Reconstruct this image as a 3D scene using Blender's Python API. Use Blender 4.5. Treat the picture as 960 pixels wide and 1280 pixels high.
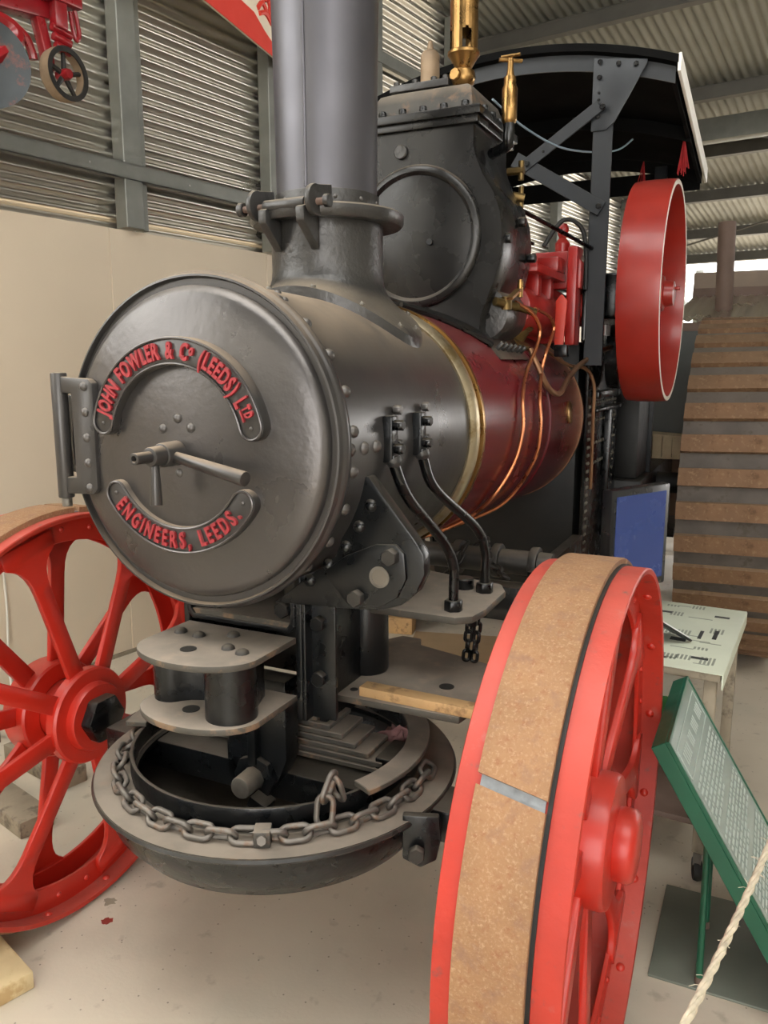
import bpy, bmesh, math, random
from mathutils import Vector, Matrix
random.seed(7)
for o in list(bpy.data.objects): bpy.data.objects.remove(o)
S = bpy.context.scene
COL = S.collection
PI = math.pi
# ------------------------------------------------------------------ camera, world, exposure
cd = bpy.data.cameras.new('camera'); cam = bpy.data.objects.new('camera', cd); COL.objects.link(cam)
cam.location = (1.08, -1.358, 1.6)
cam.rotation_euler = (math.radians(90-10.25), 0, math.radians(25.5))
cd.sensor_fit = 'VERTICAL'; cd.sensor_height = 36; cd.sensor_width = 27
cd.lens = 36*1012/1280; cd.clip_start = 0.02; cd.clip_end = 200
S.camera = cam
w = bpy.data.worlds.new('world'); S.world = w; w.use_nodes = True
bg = w.node_tree.nodes['Background']; bg.inputs[0].default_value = (1.0, 0.975, 0.94, 1); bg.inputs[1].default_value = 5.0
S.view_settings.view_transform = 'Standard'; S.view_settings.look = 'None'
S.view_settings.gamma = 1; S.view_settings.use_curve_mapping = False
S.view_settings.exposure = 0.58
WY = math.radians(8.8)                       # the shed stands at this angle to the engine

# ------------------------------------------------------------------ materials
def lin(h):
    h = h.lstrip('#'); c = [int(h[i:i+2], 16)/255 for i in (0, 2, 4)]
    return tuple(((x+0.055)/1.055)**2.4 if x > 0.04045 else x/12.92 for x in c) + (1,)
MATS = {}
def mat(name, col, rough=.5, metal=0., var=.18, vs=6., bump=0., bs=80., dust=0., dustcol='#9a8c78', spec=.5, coat=0.,
        spots=None, spotscale=30., spotlo=.55, spothi=.65, emit=None, estr=1., rvar=.06, detail=4.):
    m = bpy.data.materials.new(name); m.use_nodes = True; nt = m.node_tree; N = nt.nodes; L = nt.links
    b = N['Principled BSDF']; b.inputs['Roughness'].default_value = rough; b.inputs['Metallic'].default_value = metal
    b.inputs['Specular IOR Level'].default_value = spec; b.inputs['Coat Weight'].default_value = coat
    b.inputs['Coat Roughness'].default_value = .12
    tc = N.new('ShaderNodeTexCoord')
    nz = N.new('ShaderNodeTexNoise'); nz.inputs['Scale'].default_value = vs; nz.inputs['Detail'].default_value = detail
    L.new(tc.outputs['Object'], nz.inputs['Vector'])
    c = lin(col)
    mx = N.new('ShaderNodeMix'); mx.data_type = 'RGBA'
    mx.inputs['A'].default_value = tuple(x*(1-var) for x in c[:3])+(1,)
    mx.inputs['B'].default_value = tuple(min(1, x*(1+var)) for x in c[:3])+(1,)
    mr = N.new('ShaderNodeMapRange'); mr.inputs[1].default_value = .3; mr.inputs[2].default_value = .7
    L.new(nz.outputs[0], mr.inputs[0]); L.new(mr.outputs[0], mx.inputs['Factor'])
    out = mx.outputs['Result']
    if rvar:
        rr = N.new('ShaderNodeMapRange'); rr.inputs[1].default_value = .3; rr.inputs[2].default_value = .7
        rr.inputs[3].default_value = max(.03, rough-rvar); rr.inputs[4].default_value = min(1, rough+rvar)
        n3 = N.new('ShaderNodeTexNoise'); n3.inputs['Scale'].default_value = vs*2.3; n3.inputs['Detail'].default_value = 5
        L.new(tc.outputs['Object'], n3.inputs['Vector']); L.new(n3.outputs[0], rr.inputs[0]); L.new(rr.outputs[0], b.inputs['Roughness'])
    if spots:
        for sc, ss in zip(spots, (spotscale, spotscale*2.7, spotscale*.35)):
            n2 = N.new('ShaderNodeTexNoise'); n2.inputs['Scale'].default_value = ss; n2.inputs['Detail'].default_value = 6
            n2.inputs['Roughness'].default_value = .65
            L.new(tc.outputs['Object'], n2.inputs['Vector'])
            m2 = N.new('ShaderNodeMapRange'); m2.inputs[1].default_value = spotlo; m2.inputs[2].default_value = spothi
            L.new(n2.outputs[0], m2.inputs[0])
            mm = N.new('ShaderNodeMix'); mm.data_type = 'RGBA'; mm.inputs['B'].default_value = lin(sc)
            L.new(out, mm.inputs['A']); L.new(m2.outputs[0], mm.inputs['Factor']); out = mm.outputs['Result']
    if dust:
        g = N.new('ShaderNodeNewGeometry'); sp = N.new('ShaderNodeSeparateXYZ'); L.new(g.outputs['Normal'], sp.inputs[0])
        d1 = N.new('ShaderNodeMapRange'); d1.inputs[1].default_value = .45; d1.inputs[2].default_value = .95; d1.inputs[4].default_value = dust
        L.new(sp.outputs[2], d1.inputs[0])
        n4 = N.new('ShaderNodeTexNoise'); n4.inputs['Scale'].default_value = 9; n4.inputs['Detail'].default_value = 5
        L.new(tc.outputs['Object'], n4.inputs['Vector'])
        d2 = N.new('ShaderNodeMapRange'); d2.inputs[1].default_value = .25; d2.inputs[2].default_value = .6; d2.inputs[3].default_value = .55
        L.new(n4.outputs[0], d2.inputs[0])
        mu = N.new('ShaderNodeMath'); mu.operation = 'MULTIPLY'; L.new(d1.outputs[0], mu.inputs[0]); L.new(d2.outputs[0], mu.inputs[1])
        mm = N.new('ShaderNodeMix'); mm.data_type = 'RGBA'; mm.inputs['B'].default_value = lin(dustcol)
        L.new(out, mm.inputs['A']); L.new(mu.outputs[0], mm.inputs['Factor']); out = mm.outputs['Result']
        # dust is matt
        ad = N.new('ShaderNodeMath'); ad.operation = 'MULTIPLY_ADD'; ad.inputs[1].default_value = .5
        L.new(mu.outputs[0], ad.inputs[0]); ad.use_clamp = True
        if rvar: L.new(rr.outputs[0], ad.inputs[2])
        else: ad.inputs[2].default_value = rough
        L.new(ad.outputs[0], b.inputs['Roughness'])
        if metal:
            me = N.new('ShaderNodeMath'); me.operation = 'MULTIPLY_ADD'; me.inputs[1].default_value = -metal; me.inputs[2].default_value = metal; me.use_clamp = True
            L.new(mu.outputs[0], me.inputs[0]); L.new(me.outputs[0], b.inputs['Metallic'])
    L.new(out, b.inputs['Base Color'])
    if bump:
        nb = N.new('ShaderNodeTexNoise'); nb.inputs['Scale'].default_value = bs; nb.inputs['Detail'].default_value = 3
        L.new(tc.outputs['Object'], nb.inputs['Vector'])
        bp = N.new('ShaderNodeBump'); bp.inputs['Strength'].default_value = bump; bp.inputs['Distance'].default_value = .004
        L.new(nb.outputs[0], bp.inputs['Height']); L.new(bp.outputs[0], b.inputs['Normal'])
    if emit:
        b.inputs['Emission Color'].default_value = lin(emit); b.inputs['Emission Strength'].default_value = estr
    MATS[name] = m; return m
mat('smoke_grey', '#4a4847', .32, .55, .10, 3, .06, 45, .95, '#958470')
mat('door_grey', '#585554', .31, .7, .14, 3, .22, 55, .5, '#a39a90')
mat('chimney_grey', '#58575c', .36, .6, .10, 3, .05, 30)
mat('neck_grey', '#434241', .34, .5, .14, 5, .45, 70, .7)
mat('block_grey', '#2b2a29', .28, .5, .15, 4, .10, 50, .8, '#8f8272')
mat('black_paint', '#101214', .3, .05, .3, 8, .2, 60, .4, '#7d7467')
mat('black_gloss', '#0b0c0e', .25, .05, .3, 8, .1, 40, .2)
mat('black_deep', '#090909', .55, 0, .3, 8, .1, 40, .35, '#4a443c')
mat('dusty_plate', '#4a463f', .6, .1, .2, 9, .1, 60, .85, '#94887b', spots=['#77614c'], spotscale=18)
mat('dusty_flange', '#44413c', .6, .1, .2, 9, .15, 60, .95, '#8a7f72', spots=['#6b5644'], spotscale=14)
mat('chain_steel', '#6a655f', .42, .5, .25, 14, .1, 70, .3, '#9a9084', spots=['#6d5745'], spotscale=25)
mat('red_paint', '#b52618', .36, 0, .10, 5, .08, 40, .10, '#b48b7e', coat=.1)
mat('red_fly', '#8f1f15', .36, 0, .14, 5, .05, 30, .1, '#b48b7e', spots=['#7e211c'], spotscale=3, spotlo=.55, spothi=.8, coat=.2)
mat('red_motion', '#8e1a16', .34, 0, .2, 8, .1, 40, .3, '#7a5a4a', coat=.15)
mat('red_worn', '#ab2f20', .5, 0, .14, 8, .2, 60, .15, '#b99a8c', spots=['#a65a50', '#5a4440'], spotscale=9, spotlo=.6, spothi=.75)
mat('maroon', '#5e0c18', .24, 0, .10, 3, .02, 20, .45, '#8c5a55', coat=.25, spec=.4, rvar=.04)
mat('rust_tread', '#8f6b4b', .8, 0, .14, 7, .4, 120, 0, spots=['#84593c', '#a78869', '#80604b'], spotscale=70, spotlo=.52, spothi=.72)
mat('gap_grey', '#8d9296', .5, .4, .25, 40, .3, 80)
mat('brass', '#967548', .3, 1., .2, 10, .1, 40, .25, '#8d7c60')
mat('brass_band', '#b8ab90', .34, .85, .28, 5, .1, 30, .15, '#8d7c60', spots=['#8e7a55'], spotscale=6)
mat('copper', '#c07a52', .3, .95, .25, 14, .05, 40, .1)
mat('dull_copper', '#8d6a50', .4, .8, .25, 14, .05, 40, .1)
mat('old_brass', '#6b5836', .42, .85, .3, 18, .2, 60, .3, '#6d614c')
mat('steel', '#a8a6a2', .35, .9, .15, 20, .05, 60)
mat('rivet_grey', '#5a5755', .36, .5, .15, 30, .05, 60, .35)
mat('bolt_dull', '#6f6a62', .5, .4, .2, 30, .1, 60, .5)
mat('letter_red', '#93292f', .55, 0, .25, 60, .1, 80, .25, '#c99a92')
mat('strake_brown', '#75583f', .75, .1, .2, 6, .3, 60, .35, '#93836c', spots=['#60452f', '#866a4e'], spotscale=14)
mat('tread_grey', '#57504a', .75, .1, .2, 8, .3, 60, .4, '#8a8072', spots=['#4d453c'], spotscale=16)
mat('canopy_black', '#050505', .85, 0, .4, 3, .3, 8, spec=.15)
mat('canopy_edge', '#efede6', .5, 0, .05, 6)
mat('frame_grey', '#202327', .42, .15, .15, 9, .08, 50, .4, '#7d7568')
mat('tassel_red', '#981a1e', .8, 0, .2, 40)
mat('wire_blue', '#7f93a0', .5, 0, .1, 10)
mat('wood_pale', '#c9b48a', .75, 0, .18, 6, .2, 50, spots=['#b3976a'], spotscale=10)
mat('wood_grey', '#8f8472', .8, 0, .2, 8, .3, 50, spots=['#6e6456'], spotscale=12)
mat('wood_strip', '#c19c6d', .7, 0, .16, 10, .2, 60, spots=['#9a7a55'], spotscale=22)
mat('cardboard', '#a58a68', .85, 0, .06, 6, .05, 30)
mat('rag_pink', '#8a6462', .9, 0, .3, 30, .6, 40)
mat('panel_cream', '#d2c3ac', .62, 0, .05, 1.2, .03, 20, rvar=.05)
mat('galv', '#c6c2b8', .3, .92, .06, 1, 0, 40, rvar=.03, detail=1.)
mat('galv_steel', '#7b7c76', .45, .4, .12, 8, .05, 60, .1)
mat('roof_sheet', '#8b8a80', .5, .35, .10, 2, .03, 30)
mat('purlin', '#66645e', .5, .3, .12, 5, .03, 30)
mat('sign_green', '#16513a', .42, 0, .12, 6, .05, 40)
mat('sign_face', '#84978f', .2, 0, .04, 3, 0, 10, coat=.5)
mat('sign_print', '#b0bdb6', .5, 0, .03, 5)
mat('rope', '#cfc3ab', .9, 0, .2, 40, .6, 90)
mat('table_white', '#c6cbb8', .55, 0, .04, 5)
mat('print_dark', '#3c3f3e', .6, 0, .1, 20)
mat('print_pale', '#8f9488', .6, 0, .1, 20)
mat('plastic_black', '#1c1d1f', .3, 0, .1, 10, .03, 60)
mat('screen_blue', '#20294a', .25, 0, .15, 3, emit='#3c4e86', estr=.32)
mat('paper_white', '#e2e2e2', .4, 0, .08, 9)
mat('rubber', '#1b1a19', .7, 0, .2, 10)
mat('banner_red', '#d43a2c', .55, 0, .03, 3)
mat('banner_cream', '#dfd4bc', .55, 0, .03, 3)
mat('disc_steel', '#35393b', .5, .4, .15, 8, .1, 40, spots=['#6b4038'], spotscale=9)
mat('plough_red', '#84131a', .32, 0, .14, 10, .1, 50, coat=.3)
mat('iron_black', '#2a2724', .5, .3, .3, 14, .2, 60)
mat('iron_tan', '#8f7a62', .6, .2, .2, 14, .2, 60)
mat('mat_dark', '#6b7066', .4, 0, .15, 5, .1, 60)
mat('green_turf', '#1d5a24', .9, 0, .3, 60, .5, 200)
mat('grey_box', '#4a4d4c', .6, 0, .1, 5)
mat('pipe_brown', '#6d5a50', .65, .2, .15, 4, .2, 30)
mat('beam_tan', '#8a7a6c', .7, 0, .15, 3, .1, 20)
mat('crate', '#a8987c', .8, 0, .15, 9, .2, 50)
mat('bolt_dark', '#3a3835', .45, .4, .2, 30, .1, 60, .6, '#7d7365')
mat('hole_tan', '#6e675c', .9, 0, .1, 9)
mat('white_tape', '#d8d4c8', .5, 0, .04, 4)

# concrete floor: mottled, stained, speckled
def floor_mat():
    m = mat('concrete', '#c6bba9', .55, 0, .12, .9, .12, 90, rvar=.15, spots=None)
    nt = m.node_tree; N = nt.nodes; L = nt.links; b = N['Principled BSDF']
    src = b.inputs['Base Color'].links[0].from_socket
    tc = [n for n in N if n.type == 'TEX_COORD'][0]
    def layer(src, scale, lo, hi, col, detail=5, fac=1., vor=False, off=(0, 0, 0)):
        mp = N.new('ShaderNodeMapping'); mp.inputs['Location'].default_value = off; L.new(tc.outputs['Object'], mp.inputs[0])
        n = N.new('ShaderNodeTexVoronoi' if vor else 'ShaderNodeTexNoise'); n.inputs['Scale'].default_value = scale
        if not vor: n.inputs['Detail'].default_value = detail
        L.new(mp.outputs[0], n.inputs['Vector'])
        r = N.new('ShaderNodeMapRange'); r.inputs[1].default_value = lo; r.inputs[2].default_value = hi; r.inputs[4].default_value = fac
        L.new(n.outputs[0], r.inputs[0])
        x = N.new('ShaderNodeMix'); x.data_type = 'RGBA'; x.inputs['B'].default_value = lin(col)
        L.new(src, x.inputs['A']); L.new(r.outputs[0], x.inputs['Factor']); return x.outputs['Result']
    src = layer(src, 2.2, .5, .7, '#b0a595', 6, .7)
    src = layer(src, 1.1, .52, .7, '#a3a598', 4, .6, off=(3, 1, 0))
    src = layer(src, 14, .62, .72, '#8f8576', 8, .5)
    src = layer(src, 30, .10, .05, '#57504a', vor=True, fac=.7)
    L.new(src, b.inputs['Base Color']); return m
floor_mat()
def added_skylight_mat():  # for the added, unseen sheets that let daylight in
    m = bpy.data.materials.new('added_skylight'); m.use_nodes = True; nt = m.node_tree; nt.nodes.clear()
    o = nt.nodes.new('ShaderNodeOutputMaterial'); mx = nt.nodes.new('ShaderNodeMixShader'); mx.inputs[0].default_value = .25
    a = nt.nodes.new('ShaderNodeBsdfTransparent'); a.inputs[0].default_value = (.92, .93, .92, 1); b = nt.nodes.new('ShaderNodeBsdfTranslucent'); b.inputs[0].default_value = (.85, .87, .86, 1)
    nt.links.new(a.outputs[0], mx.inputs[1]); nt.links.new(b.outputs[0], mx.inputs[2]); nt.links.new(mx.outputs[0], o.inputs[0]); MATS['added_skylight'] = m
added_skylight_mat()

# ------------------------------------------------------------------ mesh builder
def V(*a): return Vector(a[0] if len(a) == 1 else a)
def frame(axis):
    w = Vector(axis).normalized(); t = Vector((0, 0, 1)) if abs(w.z) < .9 else Vector((1, 0, 0))
    u = t.cross(w).normalized(); v = w.cross(u); return u, v, w
class MB:
    def __init__(s): s.v = []; s.f = []
    def add(s, vs, fs):
        k = len(s.v); s.v += [tuple(x) for x in vs]; s.f += [tuple(i+k for i in f) for f in fs]; return s
    def box(s, c, d, R=None):
        c = Vector(c); h = Vector(d)/2
        vs = [Vector((x*h.x, y*h.y, z*h.z)) for x in (-1, 1) for y in (-1, 1) for z in (-1, 1)]
        if R is not None: vs = [R @ q for q in vs]
        return s.add([c+q for q in vs], [(0, 1, 3, 2), (4, 6, 7, 5), (0, 4, 5, 1), (2, 3, 7, 6), (0, 2, 6, 4), (1, 5, 7, 3)])
    def bx(s, x0, x1, y0, y1, z0, z1): return s.box(((x0+x1)/2, (y0+y1)/2, (z0+z1)/2), (x1-x0, y1-y0, z1-z0))
    def cyl(s, a, b, r0, r1=None, n=24, caps=True):
        r1 = r0 if r1 is None else r1; a = Vector(a); b = Vector(b); u, v, w = frame(b-a)
        vs = []
        for p, r in ((a, r0), (b, r1)):
            vs += [p+u*r*math.cos(2*PI*i/n)+v*r*math.sin(2*PI*i/n) for i in range(n)]
        fs = [(i, (i+1) % n, n+(i+1) % n, n+i) for i in range(n)]
        if caps: fs += [tuple(range(n-1, -1, -1)), tuple(range(n, 2*n))]
        return s.add(vs, fs)
    def lathe(s, prof, o, axis, n=48, closed=False, a0=0., a1=2*PI):
        """prof: [(r, h)] along axis from o"""
        o = Vector(o); u, v, w = frame(axis); vs = []; m = len(prof); full = abs(a1-a0-2*PI) < 1e-6
        k = n if full else n+1
        for i in range(k):
            a = a0+(a1-a0)*i/n; d = u*math.cos(a)+v*math.sin(a)
            vs += [o+d*r+w*h for r, h in prof]
        fs = []
        for i in range(n):
            j = (i+1) % k
            for q in range(m if closed else m-1):
                p = (q+1) % m; fs.append((i*m+q, j*m+q, j*m+p, i*m+p))
        if not full and closed: fs += [tuple(range(m)), tuple((k-1)*m+q for q in range(m-1, -1, -1))]
        return s.add(vs, fs)
    def ring(s, o, axis, r0, r1, h0, h1, n=48, a0=0., a1=2*PI): return s.lathe([(r0, h0), (r1, h0), (r1, h1), (r0, h1)], o, axis, n, True, a0, a1)
    def tube(s, path, r, n=8, closed=False, caps=True):
        P = [Vector(p) for p in path]; m = len(P); vs = []; nrm = None
        rs = r if isinstance(r, (list, tuple)) else [r]*m
        for i, p in enumerate(P):
            t = (P[(i+1) % m]-P[i-1]) if closed else (P[min(i+1, m-1)]-P[max(i-1, 0)])
            t.normalize()
            if nrm is None: nrm = frame(t)[0]
            nrm = (nrm-t*nrm.dot(t)).normalized(); b = t.cross(nrm)
            vs += [p+(nrm*math.cos(2*PI*k/n)+b*math.sin(2*PI*k/n))*rs[i] for k in range(n)]
        fs = []
        for i in range(m if closed else m-1):
            j = (i+1) % m
            fs += [(i*n+k, i*n+(k+1) % n, j*n+(k+1) % n, j*n+k) for k in range(n)]
        if not closed and caps: fs += [tuple(range(n-1, -1, -1)), tuple((m-1)*n+k for k in range(n))]
        return s.add(vs, fs)
    def prism(s, poly, o, u, v, depth):
        """poly 2-D in (u, v), extruded by depth along u x v"""
        o = Vector(o); u = Vector(u); v = Vector(v); w = u.cross(v).normalized()*depth; n = len(poly)
        a = [o+u*x+v*y for x, y in poly]
        return s.add(a+[q+w for q in a], [tuple(range(n-1, -1, -1)), tuple(range(n, 2*n))]+[(i, (i+1) % n, n+(i+1) % n, n+i) for i in range(n)])
    def dome(s, c, axis, r, h, n=12, m=4):
        return s.lathe([(r*math.cos(PI/2*i/m), h*math.sin(PI/2*i/m)) for i in range(m)]+[(1e-5, h)], c, axis, n)
    def mesh(s, name, m, bevel=0, seg=2, smooth=35):
        me = bpy.data.meshes.new(name); me.from_pydata(s.v, [], s.f)
        bm = bmesh.new(); bm.from_mesh(me); bmesh.ops.recalc_face_normals(bm, faces=bm.faces)
        if bevel:
            es = [e for e in bm.edges if len(e.link_faces) == 2 and e.calc_face_angle(0) > math.radians(35)]
            bmesh.ops.bevel(bm, geom=es, offset=bevel, segments=seg, affect='EDGES', profile=.5, clamp_overlap=True)
        bm.to_mesh(me); bm.free()
        me.shade_smooth(); me.set_sharp_from_angle(angle=math.radians(smooth))
        me.materials.append(MATS[m]); return me
    def build(s, name, m, parent=None, bevel=0, seg=2, smooth=35, loc=None, rot=None, kind=None, label=None):
        o = bpy.data.objects.new(name, s.mesh(name, m, bevel, seg, smooth)); COL.objects.link(o)
        if parent is not None: o.parent = parent
        if loc is not None: o.location = loc
        if rot is not None: o.rotation_euler = rot
        if kind: o['kind'] = kind
        if label: o['label'] = label
        return o
def inst(name, me, parent=None, loc=(0, 0, 0), axis=None, rot=None, scale=None, M=None):
    o = bpy.data.objects.new(name, me); COL.objects.link(o)
    if parent is not None: o.parent = parent
    if M is not None: o.matrix_basis = M; return o
    o.location = loc
    if axis is not None: o.rotation_euler = Vector(axis).to_track_quat('Z', 'Y').to_euler()
    elif rot is not None: o.rotation_euler = rot
    if scale is not None: o.scale = scale
    return o
def thing(name, label, cat, loc=(0, 0, 0), rz=0, group=None):
    o = bpy.data.objects.new(name, None); COL.objects.link(o); o.location = loc; o.rotation_euler = (0, 0, rz); o.empty_display_size = .1
    return tag(o, label, cat, group)
def tag(o, label, cat, group=None):
    o['label'] = label; o['category'] = cat
    if group: o['group'] = group
    return o
def struct(name, rz=-WY):
    o = bpy.data.objects.new(name, None); COL.objects.link(o); o.rotation_euler = (0, 0, rz); o['kind'] = 'structure'; return o
def arcpts(cx, cy, r, a0, a1, n): return [(cx+r*math.cos(a0+(a1-a0)*i/n), cy+r*math.sin(a0+(a1-a0)*i/n)) for i in range(n+1)]
def smooth_path(pts, k=6):
    P = [Vector(p) for p in pts]; out = []
    for i in range(len(P)-1):
        p0 = P[max(i-1, 0)]; p1 = P[i]; p2 = P[i+1]; p3 = P[min(i+2, len(P)-1)]
        for j in range(k):
            t = j/k
            out.append(.5*((2*p1)+(p2-p0)*t+(2*p0-5*p1+4*p2-p3)*t*t+(3*p1-p0-3*p2+p3)*t**3))
    return out+[P[-1]]
def text_mesh(ch, size, m, ext=.003, bold=.0):
    c = bpy.data.curves.new('t', 'FONT'); c.body = ch; c.size = size; c.extrude = ext; c.offset = bold; c.resolution_u = 3
    o = bpy.data.objects.new('t', c); COL.objects.link(o); bpy.context.view_layer.update()
    me = bpy.data.meshes.new_from_object(o.evaluated_get(bpy.context.evaluated_depsgraph_get()))
    bpy.data.objects.remove(o); bpy.data.curves.remove(c); me.materials.clear(); me.materials.append(MATS[m]); return me
# shared small pieces
RIV = {}
def rivet(parent, p, n, r=.011, h=.008, m='rivet_grey', name='rivet'):
    k = ('r', r, h, m)
    if k not in RIV: RIV[k] = MB().dome((0, 0, -.001), (0, 0, 1), r, h, 10, 3).mesh(name, m, smooth=60)
    return inst(name, RIV[k], parent, p, axis=n)
def bolt(parent, p, n, r=.013, h=.012, m='bolt_dull', name='bolt', sides=6):
    k = ('b', r, h, m, sides)
    if k not in RIV: RIV[k] = MB().cyl((0, 0, -.002), (0, 0, h), r, r, sides).mesh(name, m, bevel=r*.12, seg=1)
    return inst(name, RIV[k], parent, p, axis=n)

# ================================================================== THE SHED
XW = -2.376
floor = MB().bx(-6, 16, -9, 24, -.12, 0).build('floor', 'concrete', rot=(0, 0, -WY), kind='structure')
def stain(x, y, r, mt, name, sd):
    R_ = random.Random(sd); pts = [(x+r*R_.uniform(.55, 1.1)*math.cos(2*PI*i/16), y+r*R_.uniform(.55, 1.1)*math.sin(2*PI*i/16)) for i in range(16)]
    c, s_ = math.cos(WY), math.sin(WY)
    o = MB().prism([(c*a-s_*b, s_*a+c*b) for a, b in pts], (0, 0, .0002), (1, 0, 0), (0, 1, 0), .0006).build(name, mt, floor)
stain(-.564, .205, .020, 'red_fly', 'paint_spot', 1); stain(-.62, .275, .022, 'wood_grey', 'oil_spot', 2)
wl = struct('wall_left')
ybk = 13.2; yfr = -4.6; yrf = -4.6     # back of the shed, near end of the wall, near edge of the roof
y = .446-1.2*4
while y < ybk:                                           # cream wall boards, joints open by a few mm
    MB().bx(XW-.02, XW, y+.0018, min(y+1.2, ybk)-.0018, 0.0, 2.305+random.uniform(-.003, .003)).build('wall_panel', 'panel_cream', wl, bevel=.0015, seg=1)
    y += 1.2
MB().bx(XW, XW+.012, yfr, ybk, 0, .02).build('skirting_strip', 'wood_grey', wl)
def roofz(y): return 5.3-.16*y
def corr_sheet(y0, y1, z0, z1, name, parent, mt='galv'):            # horizontal corrugation
    p = .076; n = int((z1-z0)/p*12); vs = []; fs = []
    for i in range(n+1):
        z = z0+(z1-z0)*i/n; x = XW-.05+.0135*math.sin(2*PI*z/p)
        vs += [(x, y0, z), (x, y1, z)]
    fs = [(2*i, 2*i+1, 2*i+3, 2*i+2) for i in range(n)]
    return MB().add(vs, fs).build(name, mt, parent, smooth=80)
posts = [(-.75), .62, 1.81, 2.93, 4.05, 5.2, 6.35, 7.5, 8.65, 9.8, 10.95, 12.1]
ys = [yfr, -.5, 1.72, 3.0, 4.6, 6.0, 7.5, 9.0, 10.4, 11.8, ybk]
for a, b in zip(ys, ys[1:]): corr_sheet(a, b, 2.26, roofz(max(a, yrf))+.03, 'cladding_sheet' if a > yfr else 'added_translucent_sheet', wl, 'galv' if a > yfr else 'added_skylight')  # near-end translucent sheet is unseen, added to brighten the door top
for k, yp in enumerate(posts):                           # top-hat columns
    m = MB(); z1 = roofz(yp)-.05
    m.bx(XW-.04, XW+.05, yp-.085, yp+.03, 2.312, z1); m.bx(XW-.035, XW+.018, yp+.03, yp+.085, 2.312, z1)
    m.build('column', 'galv_steel', wl, bevel=.004, seg=1)
MB().bx(XW+.05, XW+.06, yfr, ybk, 2.553, 2.632).bx(XW+.012, XW+.06, yfr, ybk, 2.622, 2.632).bx(XW+.012, XW+.06, yfr, ybk, 2.553, 2.56).build('girt', 'galv_steel', wl)
for yp in posts[1:8]:
    for dy in (-.3, .35): rivet(wl, (XW+.06, yp+dy, 2.59), (1, 0, 0), .007, .005, 'steel', 'screw')
MB().bx(XW+.02, XW+.06, yfr, ybk, 3.76, 3.84).build('girt', 'galv_steel', wl)
# roof: sheets with their corrugation running down the slope, purlins and rafters under them
ce = struct('ceiling')
x0 = -2.5
while x0 < 10:
    x1 = x0+.76; p = .076; n = 60; vs = []
    for ya, yb2, nm, mt in ((yrf, -2.6, 'roof_sheet', 'roof_sheet'), (-2.6, .1, 'added_rooflight_sheet', 'added_skylight') if -1.8 < x0 < 3.9 else (-2.6, .1, 'roof_sheet', 'roof_sheet'), (.1, 12.7, 'roof_sheet', 'roof_sheet')):  # rooflights over the near end are unseen, added for light from above
        vv = []
        for i in range(n+1):
            x = x0+(x1-x0)*i/n; dz = .009*math.sin(2*PI*x/p); vv += [(x, ya, roofz(ya)+dz), (x, yb2, roofz(yb2)+dz)]
        MB().add(vv, [(2*i, 2*i+1, 2*i+3, 2*i+2) for i in range(n)]).build(nm, mt, ce, smooth=80)
    x0 = x1
RS = Matrix.Rotation(-math.atan(.16), 3, 'X')
for yp in (-4.5, -3.5, -2.6, .1, 1.6, 3.2, 4.4, 5.6, 7.15, 8.45, 9.75, 11.2, 12.4):
    MB().box((3.75, yp, roofz(yp)-.085), (12.5, .012, .13), RS).box((3.75, yp+.03, roofz(yp)-.022), (12.5, .06, .01), RS).box((3.75, yp-.03, roofz(yp)-.15), (12.5, .06, .01), RS).build('purlin', 'purlin', ce)
for yp in (7.62, 1.2):
    MB().box((3.75, yp, roofz(yp)-.22), (12.5, .10, .22), RS).build('roof_beam', 'galv_steel', ce, bevel=.006)
for xr in (2.6, 7.4):
    MB().box((xr, 4.0, roofz(4.0)-.30), (.11, 17.2, .24), RS).build('rafter', 'purlin', ce, bevel=.006)
for (a, b) in (((-.9, 7.62, 3.9), (1.6, 9.8, 3.55)), ((-1.9, 10.2, 3.1), (1.4, 9.4, 3.7))):
    MB().cyl(a, b, .012, n=8).build('tie_rod', 'purlin', ce)
wb = struct('wall_back')
xb = XW
while xb < 9:
    p = .076; n = 60; vs = []
    for i in range(n+1):
        x = xb+.76*i/n; vs += [(x, ybk+.009*math.sin(2*PI*x/p), 0), (x, ybk+.009*math.sin(2*PI*x/p), 1.2)]
    MB().add(vs, [(2*i, 2*i+2, 2*i+3, 2*i+1) for i in range(n)]).build('cladding_sheet', 'galv', wb, smooth=80)
    xb += .76
for xp in (-2.2, 1.5, 5.2, 8.9): MB().bx(xp-.06, xp+.06, ybk-.12, ybk-.02, 0, roofz(ybk)-.05).build('column', 'galv_steel', wb, bevel=.004)
MB().bx(XW, 9.2, ybk-.10, ybk-.02, 1.15, 1.25).build('girt', 'galv_steel', wb)

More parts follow.
